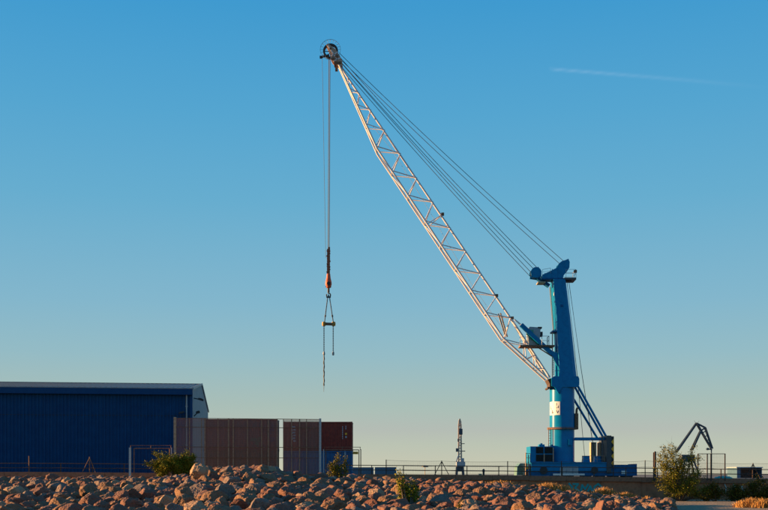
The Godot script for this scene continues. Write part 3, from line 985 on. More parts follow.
	for zz in [-0.95, -0.45]:
		mb = MB.new()
		mb.bar(k(550.9, 286, zz), k(554.5, 331.5, zz), 0.07, 0.07)
		add(mb, "ladder_stile", M.galv, t)
	mb = MB.new()
	for i in 28: mb.tube(k(550.95 + i * 0.127, 287 + i * 1.6, -0.95), k(550.95 + i * 0.127, 287 + i * 1.6, -0.45), 0.018, 0.018, 6)
	add(mb, "ladder_rungs", M.galv, t)
	mb = MB.new()
	mb.span(k(555.2, 376.0, -0.3), k(557.4, 333.5, 0.3))
	add(mb, "cable_duct", M.blue, t)
	mb = MB.new()
	mb.box(k(552.75, 295.4, 0.95), Vector3(0.06, 0.36, 0.30))
	add(mb, "warning_plate", M.white, t)
	mb = MB.new()
	mb.bar(k(551.2, 378, 0.9), k(551.2, 333.8, 0.9), 0.10, 0.10)
	mb.bar(k(552.6, 376, 0.9), k(552.6, 352, 0.9), 0.06, 0.06)
	for i in 10: mb.tube(k(551.2, 375 - i * 2.3, 0.9), k(552.6, 375 - i * 2.3, 0.9), 0.02, 0.02, 6)
	add(mb, "ladder", M.rust_light, t)
	# tower head
	for z in [[-0.72, -0.5], [0.5, 0.72]]:
		mb = MB.new()
		mb.prism(PackedVector2Array([k2(541.4, 279.4), k2(541.4, 275.8), k2(549, 272.4), k2(556.2, 268.6), k2(557.6, 265.0), k2(561.0, 262.2), k2(564.5, 261.2), k2(567.4, 259.9), k2(568.7, 263.2), k2(568.4, 268.6), k2(565.8, 273.0), k2(562.8, 276.2), k2(562.0, 279.4)]), z[0], z[1])
		add(mb, "head_cheek", M.blue, t)
	mb = MB.new()
	mb.span(k(541.6, 279.4, -0.6), k(562.0, 276.6, 0.6))
	for x in [544.0, 551.4, 557.0]: mb.bar(k(x, 279, 0.74), k(x, 274.2 if x < 550 else 270.2, 0.74), 0.09, 0.05)
	add(mb, "head_base", M.blue, t)
	mb = MB.new()
	for z in [-0.3, 0.0, 0.3]: mb.disc(k(562.6, 266.6), 0.55, z - 0.06, z + 0.06, 24)
	add(mb, "head_sheave", M.dark_steel, t)
	mb = MB.new()
	mb.disc(k(535.4, 273.4), 0.62, 0.55, 0.68, 24)
	mb.disc(k(535.4, 273.4), 0.62, -0.68, -0.55, 24)
	mb.prism(PackedVector2Array([k2(531.0, 273), k2(537.4, 267.6), k2(540.8, 272), k2(540.6, 277.6), k2(536.8, 279.2), k2(530.4, 278.2)]), 0.5, 0.6)
	mb.prism(PackedVector2Array([k2(531.0, 273), k2(537.4, 267.6), k2(540.8, 272), k2(540.6, 277.6), k2(536.8, 279.2), k2(530.4, 278.2)]), -0.6, -0.5)
	add(mb, "front_sheave_frame", M.blue, t)
	mb = MB.new()
	for z in [-0.3, 0.0, 0.3]: mb.disc(k(535.4, 273.4), 0.54, z - 0.06, z + 0.06, 24)
	add(mb, "front_sheave", M.dark_steel, t)
	mb = MB.new()
	mb.bar(k(537.6, 278.4, 0.0), k(549.0, 286.2, 0.0), 0.34, 0.9)
	mb.span(k(540.0, 280.8, -0.9), k(563.0, 279.4, 0.9))
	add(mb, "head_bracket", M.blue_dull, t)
	mb = MB.new()
	mb.span(k(563.0, 281.2, -1.1), k(574.6, 279.2, 1.1))
	mb.span(k(563.0, 282.2, -0.4), k(571.0, 281.2, 0.4))
	add(mb, "head_platform", M.dark_steel, t)
	mb = MB.new()
	mb.span(k(537.0, 284.2, -0.6), k(544.4, 282.9, 0.9))
	add(mb, "step_plate", M.tan, t)
	mb = MB.new()
	rail_run(mb, [k(564.5, 279.2, 1.05), k(574.4, 279.2, 1.05), k(574.4, 279.2, -1.05), k(564.5, 279.2, -1.05)], 0.95)
	rail_run(mb, [k(541.5, 276.0, 0.8), k(549.5, 274.5, 0.8)], 0.6)
	add(mb, "handrail", M.galv, t)
	mb = MB.new()
	mb.box(k(574.4, 272.4, 0.6), Vector3(0.34, 0.30, 0.3))
	add(mb, "floodlight", M.rust, t)
	# back stays, beam and counterweight column with hazard chevrons
	for q in [[575.2, 384.5, 604.4, 436.5, 0.9], [575.0, 398.5, 598.8, 438.0, -0.9], [575.2, 384.5, 604.4, 436.5, -0.9]]:
		mb = MB.new()
		mb.tube(k(q[0], q[1], q[4]), k(q[2], q[3], q[4]), 0.135, 0.135, 14)
		add(mb, "back_stay", M.blue, t)
	mb = MB.new()
	mb.bar(k(573.5, 439.0, 0.9), k(603.0, 439.0, 0.9), 0.30, 0.26)
	mb.bar(k(573.5, 439.0, -0.9), k(603.0, 439.0, -0.9), 0.30, 0.26)
	add(mb, "stay_beam", M.blue, t)
	mb = MB.new()
	mb.span(k(602.8, 473.0, -2.2), k(607.4, 436.2, 2.2))
	mb.bar(k(599.0, 438, 1.8), k(599.0, 463, 1.8), 0.16, 0.16)
	var cw := add(mb, "counterweight", M.dark_steel, t)
	mb = MB.new()
	mb.span(k(607.42, 466.5, 1.9), k(610.0, 437.0, 2.15))
	add(mb, "edge_board", M.dark, cw)
	mb = MB.new()
	for i in 4:
		var y := 439.2 + i * 7.0
		mb.prism(PackedVector2Array([k2(607.2, y + 3.2), k2(609.9, y), k2(609.9, y + 6.4)]), 2.15, 2.18)
	add(mb, "hazard_chevron", M.yellow, cw)
	mb = MB.new()
	mb.span(k(592.6, 462.6, -1.9), k(598.0, 442.0, -1.0))
	mb.span(k(600.4, 462.6, -1.9), k(602.4, 442.0, -1.0))
	add(mb, "winch_housing", M.tan, t)
	mb = MB.new()
	mb.span(k(607.5, 464.8, -2.1), k(632.8, 475.4, 1.9))
	mb.span(k(631.8, 464.0, -2.1), k(633.0, 475.4, 1.95))
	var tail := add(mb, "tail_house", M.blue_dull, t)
	mb = MB.new()
	mb.span(k(617.6, 474.0, 1.95), k(622.6, 470.8, 2.04))
	add(mb, "tail_plate", M.white, tail)
	# operator's cabin on its platform, luffing cylinder
	mb = MB.new()
	mb.span(k(519.0, 347.8, -0.7), k(553.0, 346.2, 1.2))
	mb.bar(k(536, 347.8, 0.9), k(550.5, 357.0, 0.9), 0.12, 0.12)
	add(mb, "cabin_platform", M.rust, t)
	mb = MB.new()
	mb.prism(PackedVector2Array([k2(528.6, 346.2), k2(539.0, 346.2), k2(540.2, 329.0), k2(537.8, 327.6), k2(529.4, 327.0), k2(527.6, 330)]), -1.3, 0.3)
	var oc := add(mb, "operator_cabin", M.grey, t)
	mb = MB.new()
	mb.prism(PackedVector2Array([k2(529.0, 339.0), k2(532.8, 341.5), k2(533.2, 330.0), k2(529.0, 330.0)]), 0.3, 0.33)
	add(mb, "window", M.teal, oc)
	mb = MB.new()
	mb.span(k(537.5, 328.6, -0.8), k(541.6, 327.2, 0.35))
	mb.span(k(540.0, 336.6, -0.4), k(542.4, 332.0, 0.25))
	add(mb, "cabin_visor", M.dark, oc)
	mb = MB.new()
	rail_run(mb, [k(540.5, 346.2, 1.1), k(547.6, 346.2, 1.1), k(547.6, 346.2, -0.5)], 1.05, 0.03)
	rail_run(mb, [k(518.8, 346.2, 1.1), k(527.0, 346.2, 1.1)], 0.95, 0.025)
	add(mb, "handrail", M.galv, t)
	mb = MB.new()
	mb.bar(k(520.2, 325.6, 0.75), k(553.6, 357.0, 0.75), 0.48, 0.42)
	mb.prism(PackedVector2Array([k2(548.5, 350.8), k2(559.5, 355.5), k2(559.5, 370.0), k2(555.6, 366.0)]), 0.5, 1.0)
	add(mb, "luffing_cylinder", M.blue, t)
	mb = MB.new()
	mb.tube(k(514.0, 320.0, 0.45), k(520.6, 326.0, 0.75), 0.09, 0.09, 12)
	add(mb, "piston_rod", M.boom, t)
	mb = MB.new()
	mb.bar(k(526.5, 333.5, 0.3), k(539.0, 345.2, 0.3), 0.28, 0.2)
	add(mb, "hose_tray", M.teal, t)
	make_boom(t)
	make_ropes(t)

func make_boom(t: Node3D) -> void:
	var hw := 1.1
	var U := [k2(347.5, 78), k2(359.5, 93.2), k2(371, 110), k2(384.7, 130), k2(400.6, 153.5), k2(417, 178), k2(433.2, 202), k2(450.6, 228), k2(466, 251), k2(481.2, 273.8), k2(496.6, 296), k2(510.4, 318)]
	var foot := k2(548.4, 378.2)
	var tip := k2(338.6, 65.2)
	var b1 := k2(377.2, 151.6)
	var b2 := k2(501.6, 338.6)
	var lf := k2(546.6, 379.6)
	var low := func(p: Vector2) -> Vector2:      # the point of the lower chords on the same height as p
		for q in [[tip, b1], [b1, b2], [b2, lf]]:
			if p.y <= q[0].y and p.y >= q[1].y:
				return q[0].lerp(q[1], (q[0].y - p.y) / (q[0].y - q[1].y))
		return lf
	var half := func(p: Vector2) -> float:       # half width of the boom across
		var s := (tip.y - p.y) / (tip.y - b1.y)
		return lerpf(0.42, hw, clampf(s, 0, 1))
	var mb := MB.new()
	var v3 := func(p: Vector2, z: float) -> Vector3: return Vector3(p.x, p.y, z)
	# two lower chords
	for s in [-1.0, 1.0]:
		mb.tube(v3.call(tip, s * 0.42), v3.call(b1, s * hw), 0.105, 0.115, 10)
		mb.tube(v3.call(b1, s * hw), v3.call(b2, s * hw), 0.115, 0.115, 10)
		mb.tube(v3.call(b2, s * hw), v3.call(lf, s * hw), 0.12, 0.12, 10)
	# single upper chord that forks towards the foot
	mb.tube(v3.call(k2(341.6, 68.5), 0), v3.call(U[11], 0), 0.11, 0.13, 10)
	for s in [-1.0, 1.0]: mb.tube(v3.call(U[11], 0), v3.call(foot, s * hw * 0.9), 0.15, 0.13, 10)
	var boom := add(mb, "boom", M.boom, t)
	# lacing
	for i in U.size():
		var u: Vector2 = U[i]
		var nx: Vector2 = U[i + 1] if i < U.size() - 1 else k2(528.0, 346.0)
		var l: Vector2 = low.call(Vector2(0, lerpf(u.y, nx.y, 0.80)))
		var h: float = half.call(l)
		for s in [-1.0, 1.0]:
			var r := 0.05 if i < 3 else 0.062
			mb = MB.new()
			mb.tube(v3.call(u, 0), v3.call(l, s * h), r, r, 8)
			add(mb, "lacing_bar", M.boom, boom)
			mb = MB.new()
			var ue := 0.0
			if i == U.size() - 1: ue = s * hw * 0.42
			mb.tube(v3.call(l, s * h), v3.call(nx, ue), r, r, 8)
			add(mb, "lacing_bar", M.boom, boom)
		# the lower plane: a cross bar and a diagonal
		mb = MB.new()
		mb.tube(v3.call(l, h), v3.call(l, -h), 0.045, 0.045, 8)
		add(mb, "cross_bar", M.boom, boom)
		var l0: Vector2 = low.call(u)
		if i > 0: l0 = low.call(Vector2(0, lerpf(U[i - 1].y, u.y, 0.80)))
		mb = MB.new()
		mb.tube(v3.call(l0, (1.0 if i % 2 == 0 else -1.0) * half.call(l0)), v3.call(l, (-1.0 if i % 2 == 0 else 1.0) * h), 0.045, 0.045, 8)
		add(mb, "diagonal_bar", M.boom, boom)
	# last bays at the foot
	for q in [[0.35, 0.62], [0.62, 0.85]]:
		for s in [-1.0, 1.0]:
			mb = MB.new()
			var a: Vector2 = U[11].lerp(foot, q[0])
			var b: Vector2 = b2.lerp(lf, q[1] - 0.1)
			mb.tube(v3.call(a, s * hw * 0.9 * q[0]), v3.call(b, s * hw), 0.055, 0.055, 8)
			add(mb, "lacing_bar", M.boom, boom)
			mb = MB.new()
			mb.tube(v3.call(b, s * hw), v3.call(U[11].lerp(foot, q[1]), s * hw * 0.9 * q[1]), 0.055, 0.055, 8)
			add(mb, "lacing_bar", M.boom, boom)
		mb = MB.new()
		mb.tube(v3.call(U[11].lerp(foot, q[1]), -hw * 0.9 * q[1]), v3.call(U[11].lerp(foot, q[1]), hw * 0.9 * q[1]), 0.05, 0.05, 8)
		add(mb, "cross_bar", M.boom, boom)
	# section joint struts, the A-frame of rods inside the boom, and fittings
	for s in [-1.0, 1.0]:
		mb = MB.new()
		mb.tube(v3.call(k2(442.6, 214.4), 0), v3.call(low.call(k2(0, 226)), s * hw), 0.06, 0.06, 8)
		add(mb, "joint_strut", M.boom, boom)
	mb = MB.new()
	mb.bar(k(498.0, 314.2, 0.35), k(504.6, 335.0, 0.35), 0.16, 0.14)
	mb.bar(k(500.8, 312.6, -0.35), k(507.6, 336.5, -0.35), 0.16, 0.14)
	add(mb, "rod", M.tan, boom)
	mb = MB.new()
	for p in [[442.6, 214.2], [512.2, 318.0], [496.6, 295.6]]: mb.box(k(p[0], p[1], 0), Vector3(0.34, 0.3, 0.4))
	add(mb, "fitting", M.rust, boom)
	mb = MB.new()
	mb.path([k(372, 125, -0.1), k(392, 150, 0.0), k(420, 195, 0), k(446, 240, 0), k(472, 285, 0), k(500, 325, 0)], 0.018, 5)
	add(mb, "cable", M.grey, boom)
	mb = MB.new()
	mb.prism(PackedVector2Array([k2(546.2, 380.2), k2(549.6, 379.0), k2(551.0, 385.0), k2(551.0, 388.0), k2(548.2, 388.4), k2(548.4, 384.6)]), -1.1, 1.1)
	mb.tube(k(547.4, 388.6, -1.0), k(547.4, 388.6, 1.0), 0.14)
	add(mb, "foot_bracket", M.rail, t)
	# boom head
	mb = MB.new()
	for z in [[-0.5, -0.38], [0.38, 0.5]]:
		mb.prism(PackedVector2Array([k2(326.6, 46.4), k2(328.2, 45.0), k2(331.2, 47.4), k2(335.6, 50.8), k2(339.6, 56.6), k2(342.4, 62.4), k2(342.6, 66.6), k2(340.4, 67.8), k2(337.0, 66.0), k2(332.6, 62.4), k2(330.6, 58.4), k2(329.6, 52.8)]), z[0], z[1])
	mb.span(k(336.5, 66.0, -0.38), k(341.0, 58.5, 0.38))
	var head := add(mb, "boom_head", M.head, t)
	mb = MB.new()
	mb.bar(k(328.4, 47.6, 0.54), k(337.6, 61.5, 0.54), 0.14, 0.08)
	mb.bar(k(331.8, 57.6, 0.54), k(338.0, 53.8, 0.54), 0.12, 0.08)
	mb.bar(k(334.0, 62.8, 0.54), k(341.0, 59.6, 0.54), 0.12, 0.08)
	add(mb, "stiffener", M.boom, head)
	mb = MB.new()
	mb.disc(k(330.8, 50.6), 0.13, 0.5, 0.62, 14)
	mb.disc(k(336.8, 58.2), 0.17, 0.5, 0.62, 14)
	mb.disc(k(340.6, 64.4), 0.13, 0.5, 0.62, 14)
	mb.box(k(333.4, 60.6, 0.56), Vector3(0.3, 0.26, 0.12))
	add(mb, "pin", M.rust, head)
	mb = MB.new()
	mb.ring(k(330.6, 51.4, 0.0), 0.88, 0.22, 0.34, 36)
	mb.ring(k(330.6, 51.4, 0.0), 0.16, 0.1, 0.5, 16)
	for i in 6:
		var a := TAU * i / 6.0
		mb.bar(k(330.6, 51.4), k(330.6, 51.4) + Vector3(cos(a), sin(a), 0) * 0.7, 0.05, 0.1)
	add(mb, "head_sheave", M.dark, head)
	mb = MB.new()
	mb.ring(k(330.6, 51.4, 0.55), 1.2, 0.035, 0.035, 40)
	for i in 20:
		var a := TAU * (i - 4.0) / 20.0
		mb.tube(k(330.6, 51.4, 0.55) + Vector3(cos(a), sin(a), 0) * 0.86, k(330.6, 51.4, 0.55) + Vector3(cos(a), sin(a), 0) * 1.2, 0.02, 0.02, 5)
	add(mb, "sheave_guard", M.steel, head)
	mb = MB.new()
	mb.bar(k(320.4, 58.4, 0.3), k(329.4, 56.0, 0.3), 0.2, 0.16)
	mb.box(k(321.0, 58.2, 0.3), Vector3(0.26, 0.24, 0.3))
	add(mb, "arm", M.dark, head)
	mb = MB.new()
	mb.span(k(334.2, 65.8, -0.55), k(340.2, 63.2, 0.55))
	mb.box(k(336.6, 70.2, 0.2), Vector3(0.3, 0.36, 0.3))
	add(mb, "guide_roller", M.rust, head)

func rope(t: Node3D, called: String, a: Vector3, b: Vector3, r: float, sag := 0.0, m: Material = null) -> void:
	var mb := MB.new()
	var pts := []
	var n := 16 if sag > 0.0 else 1
	for i in n + 1:
		var q := float(i) / n
		pts.append(a.lerp(b, q) - Vector3(0, sag * 4 * q * (1 - q), 0))
	mb.path(pts, r, 6)
	add(mb, called, M.rope if m == null else m, t)

func make_ropes(t: Node3D) -> void:
	# luffing ropes: one pair to the tower head, two pairs to the front sheaves
	rope(t, "luffing_rope", k(339.6, 54.2, 0.3), k(562.8, 261.6, 0.4), 0.034, 0.35)
	rope(t, "luffing_rope", k(338.6, 56.4, -0.3), k(560.4, 263.2, -0.4), 0.034, 0.35)
	rope(t, "luffing_rope", k(341.0, 59.6, 0.4), k(536.8, 268.6, 0.4), 0.034, 0.3)
	rope(t, "luffing_rope", k(341.4, 62.0, -0.2), k(534.6, 269.4, -0.2), 0.034, 0.3)
	rope(t, "luffing_rope", k(341.8, 64.0, 0.2), k(531.8, 273.8, 0.2), 0.034, 0.3)
	rope(t, "luffing_rope", k(341.8, 66.0, -0.4), k(530.4, 275.6, -0.4), 0.034, 0.3)
	# hoist ropes and a signal cable
	rope(t, "hoist_rope", k(328.9, 60.0, 0.1), k(328.2, 249.0, 0.06), 0.04)
	rope(t, "hoist_rope", k(330.0, 60.0, -0.1), k(329.2, 249.0, -0.06), 0.04)
	rope(t, "signal_cable", k(322.4, 58.6, 0.3), k(325.8, 258.0, 0.15), 0.02)
	# ropes behind the mast
	for q in [[566.6, 576.0, 584.2, 0.35], [567.6, 577.4, 585.4, -0.35], [568.4, 580.6, 594.4, 0.35], [569.4, 582.0, 596.0, -0.35]]:
		var mb := MB.new()
		mb.path([k(q[0], 282, q[3]), k(q[1], 370, q[3]), k(q[2], 458, q[3])], 0.022, 6)
		add(mb, "tower_rope", M.rope, t)
	# hook block
	var mb := MB.new()
	mb.bar(k(328.6, 249.0), k(328.4, 274.5), 0.34, 0.3)
	for i in 9: mb.box(k(328.5 + 0.3 * sin(i * 2.1), 251 + i * 2.6, 0), Vector3(0.42 - 0.05 * (i % 2), 0.12, 0.4), Basis(Vector3(0, 0, 1), 0.3 * sin(i * 1.7)))
	mb.box(k(329.1, 248.4), Vector3(0.22, 0.3, 0.22))
	var hb := add(mb, "hook_block", M.red_rust, t)
	mb = MB.new()
	mb.lathe(k(328.5, 288.2), [Vector2(0.0, 0.0), Vector2(0.26, 0.05), Vector2(0.38, 0.45), Vector2(0.36, 0.75), Vector2(0.26, 1.15), Vector2(0.2, 1.7), Vector2(0.0, 1.75)], 20)
	add(mb, "sheave_housing", M.orange, hb)
	mb = MB.new()
	mb.disc(k(328.9, 284.0), 0.22, 0.30, 0.42, 18)
	mb.tube(k(328.5, 288.2), k(328.5, 292.6), 0.13, 0.13)
	mb.box(k(328.5, 286.6), Vector3(0.62, 0.16, 0.3))
	add(mb, "swivel", M.dark, hb)
	mb = MB.new()
	var pts := []
	for i in 13:
		var a := lerpf(0.5, 5.2, i / 12.0)
		pts.append(k(328.5, 295.2) + Vector3(sin(a) * 0.24, cos(a) * 0.26, 0))
	mb.path(pts, 0.07, 8)
	mb.tube(k(328.5, 292.4), k(328.5, 294.0), 0.08)
	add(mb, "hook", M.dark, hb)
	# lifting beam with slings and chains hangs from the hook
	var o := t.position + k(328.5, 326.0) * CS
	var lb := thing("lifting_beam", "small yellow lifting beam with hanging chains under the crane's hook", "lifting beam", o)
	lb.scale = Vector3.ONE * CS
	var z := k(328.5, 326.0)
	mb = MB.new()
	mb.tube(k(323.6, 323.8) - z, k(334.0, 324.2) - z, 0.17, 0.17, 12)
	add(mb, "beam", M.rust, lb)
	for x in [323.9, 333.6]:
		mb = MB.new()
		mb.lathe(k(x, 326.2) - z, [Vector2(0, 0), Vector2(0.2, 0.03), Vector2(0.24, 0.25), Vector2(0.2, 0.5), Vector2(0.0, 0.55)], 16)
		add(mb, "end_cap", M.orange_yellow, lb)
	for q in [[328.0, 297.0, 324.8, 322.0], [329.2, 297.0, 333.0, 322.0], [327.4, 297.0, 324.4, 322.0], [329.8, 297.0, 333.5, 322.0]]:
		mb = MB.new()
		mb.tube(k(q[0], q[1], 0.05) - z, k(q[2], q[3], 0.05) - z, 0.028, 0.028, 6)
		mb.tube(k(lerpf(q[0], q[2], 0.72), 315.0, 0.05) - z, k(lerpf(q[0], q[2], 0.8), 317.0, 0.05) - z, 0.07, 0.07, 8)
		add(mb, "sling", M.dark_steel, lb)
	mb = MB.new()
	mb.bar(k(326.4, 297.2) - z, k(330.8, 297.2) - z, 0.14, 0.12)
	mb.lathe(k(328.5, 297.0) - z, [Vector2(0.04, 0), Vector2(0.1, 0.1), Vector2(0.04, 0.3)], 10)
	add(mb, "shackle", M.dark, lb)
	for q in [[324.0, 326.0, 353.0], [333.2, 326.0, 351.5]]:
		mb = MB.new()
		var n := 30
		for i in n:
			var ya := lerpf(q[1], q[2], float(i) / n)
			var yb := lerpf(q[1], q[2], (i + 1.25) / n)
			if i % 2 == 0: mb.bar(k(q[0], ya) - z, k(q[0], yb) - z, 0.13, 0.05)
			else: mb.bar(k(q[0], ya) - z, k(q[0], yb) - z, 0.05, 0.13)
		add(mb, "chain", M.chain, lb)
	mb = MB.new()
	mb.lathe(k(333.2, 355.6) - z, [Vector2(0, 0), Vector2(0.12, 0.05), Vector2(0.13, 0.35), Vector2(0.06, 0.5)], 12)
	mb.lathe(k(324.0, 355.0) - z, [Vector2(0.04, 0), Vector2(0.14, 0.08), Vector2(0.1, 0.35), Vector2(0.06, 0.45)], 12)
	add(mb, "chain_hook", M.steel, lb)
	mb = MB.new()
	var pr := 0.08
	var last := k(324.0, 354.5) - z
	for i in 14:
		var nx := k(324.0 + 0.22 * sin(i * 1.9), 357.0 + i * 2.2, 0.05 * sin(i * 1.3)) - z
		mb.tube(last, nx, pr, pr * (0.85 + 0.3 * (i % 2)), 7)
		last = nx
	mb.tube(last, last - Vector3(0.02, 0.75, 0), 0.035, 0.015, 6)
	add(mb, "rope_tail", M.dark_steel, lb)

# ------------------------------------------------------------------ far harbour
func make_far() -> void:
	# pale crane seen end on
	var d := 400.0
	var o := at(459.8, HY, d)
	o.y = 0
	var q := d / F
	var P := func(px: float, py: float, z := 0.0) -> Vector3: return Vector3((px - 459.8) * q, EYE + (HY - py) * q, z)
	var t := thing("distant_crane", "distant pale grey crane seen end on beyond the railing, left of the blue crane", "crane", o)
	var mb := MB.new()
	for x in [-1.3, 1.3]:
		for z in [-1.5, 1.5]: mb.bar(Vector3(x, 0, z), Vector3(x * 0.8, 3.4, z * 0.8), 0.75, 0.75)
	mb.span(Vector3(-1.2, 1.6, -1.3), Vector3(1.2, 3.4, 1.3))
	add(mb, "base", M.far_dark, t)
	mb = MB.new()
	mb.span(Vector3(-1.3, 3.4, -1.8), Vector3(1.9, 5.3, 2.0))
	add(mb, "machine_house", M.far_white, t)
	mb = MB.new()
	mb.span(Vector3(0.2, 5.3, -0.5), Vector3(1.5, 6.6, 1.6))
	mb.bar(Vector3(-1.5, 5.2, 1.8), Vector3(-0.6, 7.6, 1.2), 0.35, 0.3)
	add(mb, "cab", M.far_white, t)
	for sx in [-0.52, 0.52]:
		mb = MB.new()
		mb.bar(Vector3(sx, 5.2, 1.0), Vector3(sx * 0.75, 19.3, 0.0), 0.55, 0.5)
		add(mb, "boom_chord", M.far_mast, t)
	for i in 13:
		mb = MB.new()
		var sg := 1.0 if i % 2 == 0 else -1.0
		mb.bar(Vector3(-0.6 * sg, 5.6 + i * 1.05, 0.9), Vector3(0.58 * sg, 6.6 + i * 1.05, 0.8), 0.3, 0.3)
		add(mb, "lacing_bar", M.far_mast, t)
	mb = MB.new()
	mb.prism(PackedVector2Array([Vector2(-0.62, 18.8), Vector2(0.6, 18.8), Vector2(0.55, 20.4), Vector2(0.3, 20.9), Vector2(0.25, 21.4), Vector2(-0.2, 21.4), Vector2(-0.5, 20.6)]), -0.4, 0.4)
	add(mb, "boom_head", M.far_mast, t)
	for pq in [[-0.35, 0.95, 15.4, 17.6], [-1.55, -0.75, 9.0, 10.3], [0.5, 1.75, 11.9, 12.15], [0.5, 1.95, 9.1, 9.4], [-0.9, -0.5, 12.8, 13.9]]:
		mb = MB.new()
		mb.span(Vector3(pq[0], pq[2], 0.8), Vector3(pq[1], pq[3], 1.25))
		add(mb, "platform", M.far_dark, t)
	# dark level-luffing crane
	d = 480.0
	q = d / F
	o = at(688.0, HY, d)
	o.y = 0
	var R := func(px: float, py: float, z := 0.0) -> Vector3: return Vector3((px - 688.0) * q, EYE + (HY - py) * q, z)
	t = thing("distant_luffing_crane", "distant dark double-jib luffing crane rising behind the tree", "crane", o)
	mb = MB.new()
	for x in [-4.0, 4.0]:
		for z in [-4.0, 4.0]: mb.bar(Vector3(x, 0, z), Vector3(x * 0.5, 6.5, z * 0.5), 0.7, 0.7)
	mb.span(Vector3(-2.6, 6.3, -2.6), Vector3(2.6, 6.9, 2.6))
	add(mb, "portal", M.far_dark, t)
	mb = MB.new()
	mb.span(Vector3(-3.4, 6.9, -2), Vector3(2.6, 9.4, 2))
	add(mb, "machine_house", M.far_dark, t)
	for z in [-1.0, 1.0]:
		mb = MB.new()
		mb.bar(R.call(676.6, 451.5, z), R.call(696.6, 423.0, z * 0.5), 0.85, 0.5)
		add(mb, "tie_arm", M.far_dark, t)
		mb = MB.new()
		mb.bar(R.call(691.6, 450.0, z * 1.3), R.call(700.6, 431.0, z * 0.8), 0.75, 0.5)
		add(mb, "main_boom", M.far_dark, t)
		mb = MB.new()
		mb.bar(R.call(696.4, 423.0, z), R.call(711.2, 448.6, z * 0.6), 0.6, 0.4)
		mb.bar(R.call(696.4, 423.2, z), R.call(705.0, 427.6, z), 0.45, 0.35)
		mb.bar(R.call(705.0, 427.6, z), R.call(712.4, 448.6, z * 0.6), 0.5, 0.35)
		mb.bar(R.call(700.6, 431.0, z), R.call(705.0, 427.8, z), 0.35, 0.3)
		for i in 4:
			var f := i / 4.0
			mb.bar(R.call(lerpf(702.0, 711.0, f), lerpf(433.0, 448.0, f), z), R.call(lerpf(706.2, 712.0, f), lerpf(431.0, 448.4, f), z), 0.22, 0.2)
		add(mb, "jib", M.far_dark, t)
	mb = MB.new()
	mb.disc(R.call(707.6, 449.0), 0.55, -0.6, 0.6, 16)
	mb.bar(R.call(707.6, 449.0), R.call(712.0, 449.6), 0.5, 0.8)
	mb.tube(R.call(695.6, 423.2), R.call(694.2, 420.4), 0.08, 0.05, 6)
	mb.tube(R.call(697.2, 423.2), R.call(699.2, 420.8), 0.08, 0.05, 6)
	add(mb, "head_sheave", M.far_dark, t)
	mb = MB.new()
	mb.tube(R.call(711.4, 449.0), R.call(711.4, 473.0), 0.28, 0.28, 6)
	add(mb, "hoist_rope", M.far_dark, t)
	# open blue shed
	d = 150.0
	o = at(749.5, HY, d)
	o.y = 0
	t = thing("open_shed", "small blue open-fronted shed beyond the railing at the far right", "shed", o)
	var w := 25.0 * d / F
	var h := EYE + (HY - 467.0) * d / F
	mb = MB.new()
	mb.span(Vector3(-w / 2, 0, -4.2), Vector3(w / 2, h - 0.12, -4.1))
	mb.span(Vector3(-w / 2, 0, -4.1), Vector3(-w / 2 + 0.5, h - 0.12, 0))
	mb.span(Vector3(w / 2 - 0.08, 0, -4.1), Vector3(w / 2, h - 0.12, 0))
	add(mb, "wall", M.far_blue, t)
	mb = MB.new()
	mb.span(Vector3(-w / 2 - 0.1, h - 0.12, -4.3), Vector3(w / 2 + 0.1, h, 0.15))
	add(mb, "roof", M.far_white, t)
	# heap under a teal tarpaulin
	o = at(723.5, HY, 96.0)
	o.y = 0
	var heap := MB.new()
	var nz := FastNoiseLite.new()
	nz.seed = 77
	nz.frequency = 0.9
	var g := []
	for i in 25:
		var row := []
		for j in 13:
			var x := (i / 24.0 - 0.5) * 1.9
			var z := (j / 12.0 - 0.5) * 1.4
			var e := maxf(0.0, 1.0 - pow(x / 0.95, 2.0) - pow(z / 0.7, 2.0))
			row.append(Vector3(x, sqrt(e) * (0.36 + 0.12 * nz.get_noise_2d(x * 2, z * 2)), z))
		g.append(row)
	for i in 24:
		for j in 12: heap.quad(g[i][j], g[i][j + 1], g[i + 1][j + 1], g[i + 1][j])
	tag(add(heap, "tarpaulin_heap", M.teal, self, o), "low heap under a teal tarpaulin beside the tall frame on the right", "tarpaulin")
	# bollard-like post, box and lamp standard on the deck
	o = at(483.6, HY, 118.0)
	o.y = 0
	t = thing("deck_post", "short dark post with a knob top right of the distant pale crane", "post", o)
	mb = MB.new()
	mb.lathe(Vector3.ZERO, [Vector2(0.17, 0), Vector2(0.15, 0.12), Vector2(0.12, 0.15), Vector2(0.11, 0.75), Vector2(0.13, 0.78)], 16)
	add(mb, "shaft", M.dark, t)
	mb = MB.new()
	mb.lathe(Vector3.ZERO, [Vector2(0.13, 0.78), Vector2(0.16, 0.9), Vector2(0.12, 1.06), Vector2(0.0, 1.14)], 16)
	add(mb, "knob", M.dark, t)
	o = at(480.2, HY, 118.0)
	o.y = 0
	t = thing("crate", "small tan crate beside the short dark post on the quay", "crate", o)
	mb = MB.new()
	for y in [0.0, 0.2, 0.4]: mb.span(Vector3(-0.16, y + 0.01, -0.2), Vector3(0.16, y + 0.19, 0.2))
	add(mb, "board", M.tan, t)
	o = at(425.0, HY, 160.0)
	o.y = 0
	t = thing("canopy_post", "small post with a flat cap between the containers and the pale crane", "post", o)
	mb = MB.new()
	mb.tube(Vector3.ZERO, Vector3(0, 1.68, 0), 0.06, 0.05, 8)
	add(mb, "stem", M.tan, t)
	mb = MB.new()
	mb.lathe(Vector3(0, 1.6, 0), [Vector2(0, 0), Vector2(0.52, 0.02), Vector2(0.5, 0.12), Vector2(0.15, 0.26), Vector2(0, 0.3)], 18)
	add(mb, "cap", M.dark_steel, t)

